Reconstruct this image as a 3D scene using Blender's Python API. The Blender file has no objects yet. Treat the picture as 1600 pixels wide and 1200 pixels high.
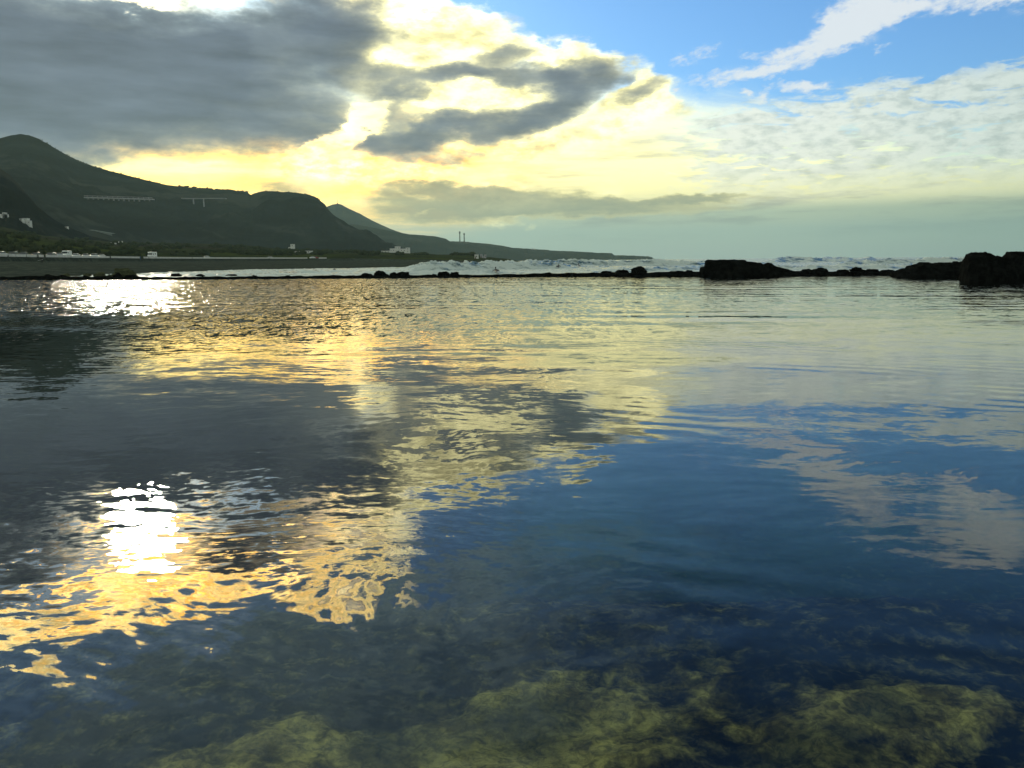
import bpy, bmesh, math, random
import numpy as np
from mathutils import Vector, Matrix, noise as mnoise

random.seed(7)
rng = np.random.default_rng(7)
SC = bpy.context.scene
COL = SC.collection
R = math.radians

# ------------------------------------------------------------------ camera
EYE = 1.7                      # height of the eye above the pool
FPX = 1244.0                   # focal length in pixels of the 1600 px wide photograph
PITCH, ROLL = R(8.82), R(0.5)
AX_F = Vector((0, math.cos(PITCH), -math.sin(PITCH)))
AX_U = Vector((0, math.sin(PITCH), math.cos(PITCH)))
AX_X = Vector((1, 0, 0))
cam_data = bpy.data.cameras.new('camera')
cam_data.sensor_width = 36.0
cam_data.lens = FPX * 36.0 / 1600.0
cam_data.clip_start = 0.05
cam_data.clip_end = 60000.0
cam = bpy.data.objects.new('camera', cam_data)
COL.objects.link(cam)
_r = AX_X * math.cos(ROLL) - AX_U * math.sin(ROLL)
_u = AX_X * math.sin(ROLL) + AX_U * math.cos(ROLL)
_b = -AX_F
cam.matrix_world = Matrix(((_r.x, _u.x, _b.x, 0), (_r.y, _u.y, _b.y, 0), (_r.z, _u.z, _b.z, EYE), (0, 0, 0, 1)))
SC.camera = cam


def sight(x, y):
    """direction in which the point (x, y) of the 1600x1200 photograph lies"""
    xc, yc = (x - 800) / FPX, (600 - y) / FPX
    a = xc * math.cos(ROLL) + yc * math.sin(ROLL)
    b = -xc * math.sin(ROLL) + yc * math.cos(ROLL)
    return (AX_F + AX_X * a + AX_U * b).normalized()


def azel(x, y, mirrored=False):
    d = sight(x, y)
    e = math.degrees(math.asin(d.z))
    return math.degrees(math.atan2(d.x, d.y)), (-e if mirrored else e)


def at(x, y, dist):
    """world point on the line of sight at a given depth (world Y)"""
    d = sight(x, y)
    return Vector((0, 0, EYE)) + d * (dist / d.y)


# ------------------------------------------------------------------ sun
SUN_AZ, SUN_EL = azel(226, 838, True)
sun_dir = Vector((math.sin(R(SUN_AZ)) * math.cos(R(SUN_EL)), math.cos(R(SUN_AZ)) * math.cos(R(SUN_EL)), math.sin(R(SUN_EL))))
sun_data = bpy.data.lights.new('sun', 'SUN')
sun_data.energy = 2.0
sun_data.angle = R(3.8)
sun_data.color = (1.0, 0.90, 0.68)
sun = bpy.data.objects.new('sun', sun_data)
sun.rotation_euler = (-sun_dir).to_track_quat('-Z', 'Y').to_euler()
COL.objects.link(sun)

SC.render.engine = 'CYCLES'
SC.view_settings.view_transform = 'Standard'
SC.view_settings.look = 'None'
SC.view_settings.exposure = 0.0
SC.view_settings.gamma = 1.0
SC.view_settings.use_curve_mapping = False
SC.cycles.max_bounces = 6
SC.cycles.transparent_max_bounces = 12
SC.cycles.volume_bounces = 1
SC.cycles.sample_clamp_indirect = 4.0
SC.cycles.use_denoising = True

# ------------------------------------------------------------------ node helpers


class NT:
    """short hand for building node trees"""

    def __init__(self, tree):
        self.t = tree
        self.n = tree.nodes
        self.l = tree.links

    def node(self, kind, **kw):
        nd = self.n.new(kind)
        for k, v in kw.items():
            setattr(nd, k, v)
        return nd

    def put(self, sock, v):
        if hasattr(v, 'is_linked') or isinstance(v, bpy.types.NodeSocket):
            self.l.new(v, sock)
        elif isinstance(v, (tuple, list)) and len(v) == 3 and sock.type == 'RGBA':
            sock.default_value = (*v, 1)
        else:
            sock.default_value = v

    def math(self, op, a, b=None, c=None, clamp=False):
        nd = self.node('ShaderNodeMath', operation=op, use_clamp=clamp)
        self.put(nd.inputs[0], a)
        if b is not None:
            self.put(nd.inputs[1], b)
        if c is not None:
            self.put(nd.inputs[2], c)
        return nd.outputs[0]

    def vmath(self, op, a, b=None, scale=None):
        nd = self.node('ShaderNodeVectorMath', operation=op)
        self.put(nd.inputs[0], a)
        if b is not None:
            self.put(nd.inputs[1], b)
        if scale is not None:
            self.put(nd.inputs['Scale'], scale)
        return nd.outputs['Value'] if op in ('LENGTH', 'DOT_PRODUCT') else nd.outputs[0]

    def xyz(self, v):
        nd = self.node('ShaderNodeSeparateXYZ')
        self.put(nd.inputs[0], v)
        return nd.outputs

    def vec(self, x, y, z=0.0):
        nd = self.node('ShaderNodeCombineXYZ')
        for s, v in zip(nd.inputs, (x, y, z)):
            self.put(s, v)
        return nd.outputs[0]

    def noise(self, v, scale, detail=4.0, rough=0.5, dist=0.0, color=False, lac=2.0):
        nd = self.node('ShaderNodeTexNoise', noise_dimensions='3D')
        self.put(nd.inputs['Vector'], v)
        nd.inputs['Scale'].default_value = scale
        nd.inputs['Detail'].default_value = detail
        nd.inputs['Roughness'].default_value = rough
        nd.inputs['Lacunarity'].default_value = lac
        nd.inputs['Distortion'].default_value = dist
        return nd.outputs['Color' if color else 0]

    def smooth(self, v, a, b, lo=0.0, hi=1.0):
        nd = self.node('ShaderNodeMapRange', interpolation_type='SMOOTHSTEP')
        self.put(nd.inputs[0], v)
        for i, q in zip((1, 2, 3, 4), (a, b, lo, hi)):
            self.put(nd.inputs[i], q)
        return nd.outputs[0]

    def mix(self, f, a, b, mode='MIX', clamp=False):
        nd = self.node('ShaderNodeMix', data_type='RGBA', blend_type=mode, clamp_result=clamp)
        self.put(nd.inputs['Factor'], f)
        self.put(nd.inputs[6], a)
        self.put(nd.inputs[7], b)
        return nd.outputs[2]

    def ramp(self, f, stops, interp='LINEAR'):
        nd = self.node('ShaderNodeValToRGB')
        cr = nd.color_ramp
        cr.interpolation = interp
        while len(cr.elements) < len(stops):
            cr.elements.new(0.5)
        for e, (p, c) in zip(cr.elements, stops):
            e.position = p
            e.color = (*c, 1) if len(c) == 3 else c
        self.put(nd.inputs[0], f)
        return nd.outputs[0]


def srgb(r, g, b):
    f = lambda c: (c / 255) / 12.92 if c / 255 <= 0.04045 else ((c / 255 + 0.055) / 1.055) ** 2.4
    return (f(r), f(g), f(b))


# ------------------------------------------------------------------ sky
world = bpy.data.worlds.new('World')
SC.world = world
world.use_nodes = True
world.cycles.sampling_method = 'MANUAL'
world.cycles.sample_map_resolution = 1024
W = NT(world.node_tree)
W.n.clear()
SKY_STRENGTH = 0.1


def cloud(r, g, b, k=1.0):
    """radiance of a cloud from its apparent colour, before the world strength"""
    return tuple(k * c / SKY_STRENGTH for c in srgb(r, g, b))


tc = W.node('ShaderNodeTexCoord').outputs['Generated']
dx, dy, dz = W.xyz(tc)
az = W.math('MULTIPLY', W.math('ARCTAN2', dx, dy), 57.29578)
el = W.math('MULTIPLY', W.math('ARCSINE', dz), 57.29578)
zz = W.math('ADD', W.math('MAXIMUM', dz, 0.0), 0.10)
plane = W.vec(W.math('DIVIDE', dx, zz), W.math('DIVIDE', dy, zz), 0.0)   # position on a flat cloud deck
ang = W.vec(az, el, 0.0)
angf = W.vec(W.math('MULTIPLY', az, 0.45), el, 3.0)                      # flattened: clouds are wider than tall
warp_big = W.vmath('MULTIPLY', W.vmath('SUBTRACT', W.noise(angf, 0.22, 5, 0.55, color=True), (0.5, 0.5, 0.5)), (9.0, 4.6, 0.0))
warp_fine = W.vmath('MULTIPLY', W.vmath('SUBTRACT', W.noise(angf, 0.9, 5, 0.6, color=True), (0.5, 0.5, 0.5)), (2.6, 1.6, 0.0))
pos = W.vmath('ADD', W.vmath('ADD', ang, warp_big), warp_fine)
pos_s = W.vmath('ADD', ang, W.vmath('MULTIPLY', W.vmath('SUBTRACT', W.noise(angf, 1.1, 6, 0.6, color=True), (0.5, 0.5, 0.5)), (3.0, 1.5, 0.0)))


def field(coord, blobs):
    """sum of soft ellipses given in photograph pixels: x, y, rx, ry, tilt, weight[, mirrored]"""
    acc = None
    for bl in blobs:
        x, y, rx, ry, tilt, wgt = bl[:6]
        mir = len(bl) > 6
        if mir:
            c0 = azel(x, y, True)
            tilt = -tilt
            s = -1
        else:
            c0 = azel(x, y)
            s = 1
        ca, sa = math.cos(R(tilt)), math.sin(R(tilt))
        c1 = azel(x + rx * math.cos(R(tilt)), y - s * rx * math.sin(R(tilt)), mir)
        c2 = azel(x - ry * math.sin(R(tilt)), y - s * ry * math.cos(R(tilt)), mir)
        ex = math.hypot(c1[0] - c0[0], c1[1] - c0[1])
        ey = math.hypot(c2[0] - c0[0], c2[1] - c0[1])
        rot = math.atan2(c1[1] - c0[1], c1[0] - c0[0])
        mp = W.node('ShaderNodeMapping', vector_type='TEXTURE')
        W.put(mp.inputs[0], coord)
        mp.inputs['Location'].default_value = (c0[0], c0[1], 0)
        mp.inputs['Rotation'].default_value = (0, 0, rot)
        mp.inputs['Scale'].default_value = (ex, ey, 1)
        g = W.node('ShaderNodeTexGradient', gradient_type='SPHERICAL')
        W.l.new(mp.outputs[0], g.inputs[0])
        v = W.smooth(g.outputs['Fac'], 0.0, 0.85)
        acc = W.math('MULTIPLY', v, wgt) if acc is None else W.math('MULTIPLY_ADD', v, wgt, acc)
    return acc


#SKYBLOBS
# thick, dark cloud: the heavy bank on the left and the fingers that reach out of it
dark_blobs = [
    (60, 110, 420, 190, -4, 1.0), (300, 125, 330, 150, -8, 0.85), (-260, 120, 420, 260, 0, 1.1),
    (520, 45, 170, 80, -6, 0.85), (470, 175, 170, 90, -14, 0.6), (600, 120, 190, 50, -8, 0.65), (250, 215, 330, 60, 2, 0.5), (40, 225, 220, 60, 0, 0.6),
    (620, 205, 150, 46, 4, 1.0), (780, 185, 180, 38, 9, 0.95), (905, 125, 120, 46, 14, 1.0), (770, 122, 180, 30, -2, 0.85),
    (780, 88, 110, 20, 3, 0.6), (640, 155, 80, 30, 10, 0.6), (1010, 155, 80, 30, 15, 0.45), (870, 165, 110, 30, 10, 0.5),
    (700, 235, 150, 16, 2, 0.4), (700, 150, 90, 30, 5, -0.45), (860, 152, 70, 14, 5, -0.3), (600, 168, 60, 20, 25, -0.6), (660, 95, 90, 24, 0, -0.3), (515, 222, 95, 30, 38, -1.15), (420, 10, 90, 40, 0, -0.35), (560, 185, 50, 22, 40, -0.6),
    # higher up: known from the reflection
    (120, 690, 400, 120, 0, 0.9, 1), (420, 720, 250, 80, 0, 0.7, 1), (-100, 830, 260, 130, 0, 0.8, 1), (400, 850, 120, 60, 0, 0.75, 1), (560, 770, 110, 50, 0, 0.6, 1),
    (60, 870, 130, 60, 0, 0.6, 1), (360, 870, 110, 44, 0, 0.6, 1), (450, 800, 120, 40, 0, 0.4, 1),
    (235, 6, 60, 22, 0, -0.9), (340, 2, 90, 14, 0, -0.5),
]
# thin white and gold cloud
thin_blobs = [
    (700, 60, 200, 70, -10, 0.9), (600, 95, 140, 60, 0, 0.8), (640, 30, 160, 60, 0, 0.7), (900, 100, 140, 45, 0, 0.9), (1010, 165, 110, 50, 8, 0.8), (720, 150, 220, 60, 0, 0.9),
    (560, 240, 300, 60, 0, 0.8), (880, 210, 300, 60, 5, 0.6), (1000, 130, 50, 30, 40, 0.5), (700, 300, 380, 60, 0, 0.5),
    (240, 845, 260, 90, 0, 0.5, 1), (520, 830, 180, 80, 0, 0.42, 1), (20, 975, 200, 44, 8, 1.0, 1), (270, 930, 230, 44, 8, 1.0, 1), (520, 900, 190, 38, 8, 0.9, 1), (620, 780, 120, 90, 0, 0.5, 1),
    (370, 1075, 20, 16, 0, 0.5, 1),
]
wisp_blobs = [
    (1150, 118, 110, 20, 8, 0.8), (1240, 92, 120, 28, 16, 0.9), (1320, 45, 115, 32, 20, 0.95), (1480, 6, 240, 24, 8, 0.8), (1085, 88, 60, 18, 20, 0.5),
    (1250, 134, 60, 14, 3, 0.8), (1195, 148, 26, 13, 40, 0.7), (1160, 148, 18, 9, 0, 0.8), (1275, 138, 30, 13, 0, 0.6), (1380, 73, 24, 9, 10, 0.6), (1180, 86, 40, 10, 0, 0.4), (1050, 140, 14, 7, 0, 0.7),
    (1330, 770, 130, 60, -30, 0.85, 1), (1560, 820, 150, 80, -20, 1.0, 1), (1480, 850, 180, 40, -16, 0.8, 1), (1290, 740, 80, 40, -20, 0.5, 1),
]
low_blobs = [
    (720, 318, 170, 40, 0, 1.0), (640, 295, 90, 24, 0, 0.8), (900, 325, 360, 22, 1, 0.9), (820, 305, 220, 20, -3, 0.6), (1090, 312, 150, 10, 2, 0.6),
    (420, 285, 130, 22, 0, 0.45), (480, 295, 110, 26, 0, 0.45), (590, 330, 140, 28, 0, 0.4), (700, 345, 160, 14, 0, 0.35),
    (650, 305, 45, 9, -10, -0.6), (668, 329, 22, 5, 5, -0.7),
]
T_dark = field(pos, dark_blobs)
T_thin = field(pos, thin_blobs)
T_wisp = field(pos_s, wisp_blobs)
T_low = field(pos_s, low_blobs)

billow = W.noise(angf, 0.55, 8, 0.6, 0.3)
billow_fine = W.noise(angf, 1.7, 6, 0.62)
bil = W.math('SUBTRACT', billow, 0.5)
gate_d = W.smooth(T_dark, 0.0, 0.12)
gate_t = W.smooth(T_thin, 0.0, 0.12)
T_dark = W.math('MULTIPLY', W.math('ADD', T_dark, W.math('MULTIPLY', bil, 1.0)), gate_d)
T_thin = W.math('MULTIPLY', W.math('ADD', T_thin, W.math('MULTIPLY', bil, 1.2)), gate_t)

# clear air
nish = W.node('ShaderNodeTexSky', sky_type='NISHITA')
nish.sun_disc = False
nish.sun_elevation = R(SUN_EL)
nish.sun_rotation = R(SUN_AZ)
nish.air_density = 1.0
nish.dust_density = 0.6
nish.ozone_density = 2.0
base = W.mix(1.0, nish.outputs[0], (0.66, 1.10, 1.55), 'MULTIPLY')
base = W.vmath('SCALE', base, scale=W.smooth(el, 16.0, 40.0, 1.0, 0.5))
# the far, unseen half of the sky carries broken cloud of its own
c = base
# low veil: greenish grey at the horizon, cream and gold above, clear higher up
veil_col = W.ramp(W.math('DIVIDE', el, 20.0), [
    (0.0, srgb(146, 164, 156)), (0.09, srgb(150, 170, 156)), (0.15, srgb(172, 184, 156)), (0.21, srgb(240, 236, 180)), (0.34, srgb(252, 252, 205)),
    (0.48, srgb(253, 254, 220)), (0.72, srgb(235, 248, 245)), (1.0, srgb(205, 228, 250))], 'EASE')
veil_col = W.vmath('SCALE', veil_col, scale=1.0 / SKY_STRENGTH)
boost = W.smooth(el, 2.6, 6.5)
veil_col = W.mix(boost, veil_col, W.mix(W.smooth(az, -8.0, 22.0), W.vmath('MULTIPLY', veil_col, (2.0, 1.72, 0.98)), W.vmath('MULTIPLY', veil_col, (1.35, 1.32, 1.1))))
side = W.smooth(az, 33.0, -4.0)
veil_top = W.math('MULTIPLY_ADD', side, 4.0, 7.0)
veil = W.smooth(W.math('ADD', el, W.math('MULTIPLY', bil, 5.0)), W.math('ADD', veil_top, 3.0), W.math('SUBTRACT', veil_top, 3.0))
right_dim = W.mix(W.math('MULTIPLY', W.smooth(az, 16.0, 34.0), 0.45), (1, 1, 1), srgb(196, 210, 214), 'MIX')
veil_col = W.mix(1.0, veil_col, right_dim, 'MULTIPLY')
streaks = W.noise(W.vec(W.math('MULTIPLY', az, 0.12), el, 7.0), 1.1, 6, 0.6)
veil_col = W.vmath('MULTIPLY', veil_col, W.mix(W.math('MULTIPLY', W.smooth(streaks, 0.46, 0.68), W.smooth(el, 0.5, 4.0)), (1.08, 1.08, 1.08), (0.62, 0.62, 0.74)))
glowv = field(ang, [(420, 262, 460, 80, 0, 1.0), (560, 330, 300, 60, 0, 0.5)])
veil_col = W.mix(W.math('MULTIPLY', glowv, W.smooth(streaks, 0.30, 0.62, 0.2, 0.95)), veil_col, (30.0, 17.5, 1.9))
c = W.mix(W.math('MULTIPLY', veil, 0.95), c, veil_col)

# field of small flocculent cloud on the right, on its own flat deck
flock = W.noise(plane, 5.5, 6, 0.62, 0.5)
edge_el = W.math('ADD', W.math('MULTIPLY', az, 0.085), 9.3)              # its upper edge climbs to the right
d_edge = W.math('SUBTRACT', edge_el, W.math('ADD', el, W.math('MULTIPLY', bil, 2.5)))
fl = W.math('MULTIPLY', W.smooth(d_edge, -0.5, 1.6), W.smooth(az, 6.0, 16.0))
fl = W.math('MULTIPLY', fl, W.smooth(az, 75.0, 45.0))
fl_a = W.smooth(W.math('ADD', flock, W.math('MULTIPLY', fl, 0.32)), 0.66, 0.80)
fl_a = W.math('MULTIPLY', fl_a, fl)
fl_a = W.math('MULTIPLY', fl_a, W.smooth(el, 3.0, 6.5))
fl_col = W.mix(W.smooth(billow_fine, 0.4, 0.7), cloud(246, 252, 240), cloud(205, 216, 208))
fl_col = W.mix(1.0, fl_col, right_dim, 'MULTIPLY')
c = W.mix(W.math('MULTIPLY', fl_a, 0.92), c, fl_col)

wv = W.math('ADD', T_wisp, W.math('MULTIPLY', W.math('SUBTRACT', W.noise(W.vec(W.math('MULTIPLY_ADD', az, 0.9, W.math('MULTIPLY', el, 0.5)), W.math('MULTIPLY_ADD', el, 2.0, W.math('MULTIPLY', az, -0.6)), 1.0), 1.1, 8, 0.66), 0.5), 2.4))
wa = W.math('MULTIPLY', W.smooth(wv, 0.05, 1.15), W.smooth(T_wisp, 0.0, 0.25))
c = W.mix(W.math('MULTIPLY', wa, 0.85), c, cloud(240, 244, 244))

# gold near the hidden sun and low down, white further off
near_sun = field(ang, [(500, 250, 520, 110, 0, 1.0), (250, 880, 520, 200, 0, 1.0, 1)])
gold = W.math('MULTIPLY', near_sun, W.smooth(billow_fine, 0.64, 0.36, 0.35, 1.0))
thin_col = W.mix(gold, tuple(a * b for a, b in zip(cloud(254, 254, 228), (1.9, 1.75, 1.1))), tuple(a * b for a, b in zip(cloud(255, 216, 112), (2.5, 1.75, 0.7))))
thin_col = W.vmath('SCALE', thin_col, scale=W.smooth(W.noise(angf, 0.8, 6, 0.62), 0.36, 0.68, 1.25, 0.5))
hot = field(ang, [(250, 890, 620, 190, 6, 4.5, 1)])
thin_col = W.vmath('SCALE', thin_col, scale=W.math('ADD', hot, 1.0))
ta = W.smooth(T_thin, 0.10, 0.75)
c = W.mix(ta, c, thin_col)

# low grey streaks
lowv = W.math('ADD', T_low, W.math('MULTIPLY', W.math('SUBTRACT', W.noise(W.vec(W.math('MULTIPLY', az, 0.16), el, 9.0), 1.6, 6, 0.6), 0.5), 1.1))
la = W.math('MULTIPLY', W.smooth(lowv, 0.0, 0.75), W.smooth(T_low, 0.0, 0.35))
low_col = W.mix(W.smooth(lowv, 0.25, 1.1), cloud(214, 206, 146), cloud(140, 146, 122))
c = W.mix(W.math('MULTIPLY', la, 0.85), c, low_col)

# bright breaks
burst = field(pos_s, [(512, 243, 90, 66, 30, 1.8), (560, 262, 240, 26, 0, 0.5), (300, 268, 160, 26, 0, 0.45), (235, 5, 50, 26, 0, 0.8), (540, 195, 60, 26, 50, 0.35),
                      (230, 840, 130, 110, 0, 3.0, 1), (230, 840, 300, 200, 0, 0.6, 1), (300, 800, 90, 50, 20, 0.6, 1)])

# a smooth high sheet of grey cloud above the gilded edge on the left
sheet = W.smooth(W.math('ADD', el, W.math('MULTIPLY_ADD', az, 0.20, W.math('MULTIPLY', bil, 2.0))), 19.8, 21.4)
sheet = W.math('MULTIPLY', sheet, W.smooth(W.math('ADD', az, W.math('MULTIPLY', bil, 30.0)), 16.0, -14.0))
sheet_col = W.vmath('SCALE', W.mix(W.smooth(billow, 0.35, 0.65), cloud(200, 232, 236, 1.25), cloud(170, 206, 222, 1.2)), scale=1.0)
c = W.mix(W.math('MULTIPLY', sheet, 0.9), c, sheet_col)

# the dark bank: light is lost in it in proportion to its thickness
lump = W.noise(angf, 0.33, 5, 0.5, 0.4)
tau = W.math('MAXIMUM', W.math('SUBTRACT', T_dark, 0.14), 0.0)
da = W.math('SUBTRACT', 1.0, W.math('EXPONENT', W.math('MULTIPLY', tau, -4.2)))
thick = W.math('ADD', tau, W.math('MULTIPLY', W.math('SUBTRACT', lump, 0.5), 1.5))
dcol = W.ramp(W.math('DIVIDE', thick, 1.5), [(0.0, srgb(222, 214, 166)), (0.14, srgb(178, 180, 160)), (0.34, srgb(146, 154, 152)), (0.6, srgb(122, 133, 141)), (1.0, srgb(104, 116, 130))])
streak = W.noise(W.vec(W.math('MULTIPLY', az, 0.2), el, 4.0), 0.9, 5, 0.55)
dcol = W.vmath('SCALE', dcol, scale=W.math('DIVIDE', W.math('MULTIPLY_ADD', W.math('SUBTRACT', streak, 0.5), 1.1, 1.0), SKY_STRENGTH))
c = W.mix(da, c, dcol)
burst_b = W.math('MULTIPLY', burst, W.smooth(T_dark, 0.85, 0.15))
c = W.mix(1.0, c, W.mix(burst_b, (0, 0, 0), cloud(255, 226, 150, 1.3)), 'ADD')

# unseen remainder of the sky: broken cloud over blue, darker overhead
away = W.math('MAXIMUM', W.smooth(W.math('ABSOLUTE', az), 42.0, 75.0), W.smooth(el, 37.0, 52.0))
ua = W.math('MULTIPLY', W.smooth(W.noise(plane, 1.3, 6, 0.6), 0.30, 0.46), away)
c = W.mix(W.math('MULTIPLY', ua, 0.85), c, cloud(196, 204, 188))
# below the horizon (never seen: hidden by sea and ground)
c = W.mix(W.smooth(el, -0.2, -1.0), c, cloud(60, 70, 70))

bg = W.node('ShaderNodeBackground')
W.put(bg.inputs[0], c)
bg.inputs[1].default_value = SKY_STRENGTH
wo = W.node('ShaderNodeOutputWorld')
W.l.new(bg.outputs[0], wo.inputs[0])

# ================= SETTING
def vnoise(x, y, seed=0):
    """smooth value noise, -1..1, on numpy arrays"""
    xi = np.floor(x).astype(np.int64)
    yi = np.floor(y).astype(np.int64)
    fx = x - xi
    fy = y - yi
    fx = fx * fx * fx * (fx * (fx * 6 - 15) + 10)
    fy = fy * fy * fy * (fy * (fy * 6 - 15) + 10)

    def h(a, b):
        n = (a * 374761393 + b * 668265263 + seed * 1442695041) & 0x7fffffff
        n = ((n ^ (n >> 13)) * 1274126177) & 0x7fffffff
        n = n ^ (n >> 16)
        return (n & 0xffff) / 32767.5 - 1.0
    a = h(xi, yi) * (1 - fx) + h(xi + 1, yi) * fx
    b = h(xi, yi + 1) * (1 - fx) + h(xi + 1, yi + 1) * fx
    return a * (1 - fy) + b * fy


def fbm(x, y, octaves=5, gain=0.5, seed=0, ridged=False):
    t = np.zeros(np.broadcast(x, y).shape)
    amp, f, tot = 1.0, 1.0, 0.0
    for i in range(octaves):
        v = vnoise(x * f + 17.3 * i, y * f - 9.1 * i, seed + i)
        if ridged:
            v = 1 - 2 * np.abs(v)
        t = t + amp * v
        tot += amp
        amp *= gain
        f *= 2.03
    return t / tot


def sstep(v, a, b):
    t = np.clip((v - a) / (b - a), 0, 1)
    return t * t * (3 - 2 * t)


def link(name, me, mats=(), parent=None, **props):
    o = bpy.data.objects.new(name, me)
    for m in (mats if isinstance(mats, (list, tuple)) else [mats]):
        if me is not None and m is not None and m.name not in [q.name for q in me.materials if q]:
            me.materials.append(m)
    COL.objects.link(o)
    if parent is not None:
        o.parent = parent
    for k, v in props.items():
        if v:
            o[k] = v
    return o


def grid_mesh(name, X, Y, Z, smooth=True, attr=None):
    n, m = X.shape
    co = np.stack([X, Y, Z], -1).reshape(-1, 3).astype(np.float32)
    idx = np.arange(n * m).reshape(n, m)
    quads = np.stack([idx[:-1, :-1], idx[:-1, 1:], idx[1:, 1:], idx[1:, :-1]], -1).reshape(-1, 4)
    me = bpy.data.meshes.new(name)
    me.vertices.add(len(co))
    me.vertices.foreach_set('co', co.ravel())
    nf = len(quads)
    me.loops.add(nf * 4)
    me.loops.foreach_set('vertex_index', quads.ravel().astype(np.int32))
    me.polygons.add(nf)
    me.polygons.foreach_set('loop_start', (np.arange(nf) * 4).astype(np.int32))
    me.update(calc_edges=True)
    me.polygons.foreach_set('use_smooth', np.full(nf, smooth))
    if attr:
        for an, av in attr.items():
            at_ = me.attributes.new(an, 'FLOAT', 'POINT')
            at_.data.foreach_set('value', av.ravel().astype(np.float32))
    me.validate()
    return me


def material(name):
    m = bpy.data.materials.new(name)
    m.use_nodes = True
    t = NT(m.node_tree)
    t.n.clear()
    out = t.node('ShaderNodeOutputMaterial')
    geo = t.node('ShaderNodeNewGeometry').outputs['Position']
    return m, t, out, geo


def simple(name, col, rough=0.7, var=0.25, scale=3.0, metallic=0.0, bump=0.0, spec=0.5):
    """plain painted or mineral surface with uneven colour"""
    m, t, out, geo = material(name)
    n = t.noise(geo, scale, 5, 0.6)
    f = t.smooth(n, 0.3, 0.7)
    dark = tuple(c * (1 - var) for c in col)
    lite = tuple(min(1, c * (1 + var)) for c in col)
    p = t.node('ShaderNodeBsdfPrincipled')
    t.put(p.inputs['Base Color'], t.mix(f, dark, lite))
    p.inputs['Roughness'].default_value = rough
    p.inputs['Metallic'].default_value = metallic
    p.inputs['Specular IOR Level'].default_value = spec
    if bump:
        b = t.node('ShaderNodeBump')
        b.inputs['Distance'].default_value = bump
        t.put(b.inputs['Height'], n)
        t.l.new(b.outputs[0], p.inputs['Normal'])
    t.l.new(p.outputs[0], out.inputs[0])
    return m


def rock_material(name, a, b, scale, rough=0.75, bump=0.05, spec=0.3):
    m, t, out, geo = material(name)
    n = t.noise(geo, scale, 8, 0.62)
    n2 = t.noise(geo, scale * 0.23, 4, 0.5)
    v = t.node('ShaderNodeTexVoronoi', feature='DISTANCE_TO_EDGE')
    t.put(v.inputs['Vector'], geo)
    v.inputs['Scale'].default_value = scale * 0.7
    crack = t.smooth(v.outputs['Distance'], 0.0, 0.08)
    col = t.mix(t.smooth(n, 0.35, 0.68), a, b)
    col = t.mix(t.math('MULTIPLY', t.smooth(n2, 0.45, 0.7), 0.5), col, tuple(0.6 * q for q in a))
    p = t.node('ShaderNodeBsdfDiffuse')
    t.put(p.inputs['Color'], col)
    bp = t.node('ShaderNodeBump')
    bp.inputs['Distance'].default_value = bump
    t.put(bp.inputs['Height'], t.math('MULTIPLY_ADD', crack, 0.4, n))
    t.l.new(bp.outputs[0], p.inputs['Normal'])
    t.l.new(p.outputs[0], out.inputs[0])
    return m


def to_plane(x, y, z=0.0):
    """point of the level z seen at a pixel of the photograph"""
    d = sight(x, y)
    return Vector((0, 0, EYE)) + d * ((z - EYE) / d.z)


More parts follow.
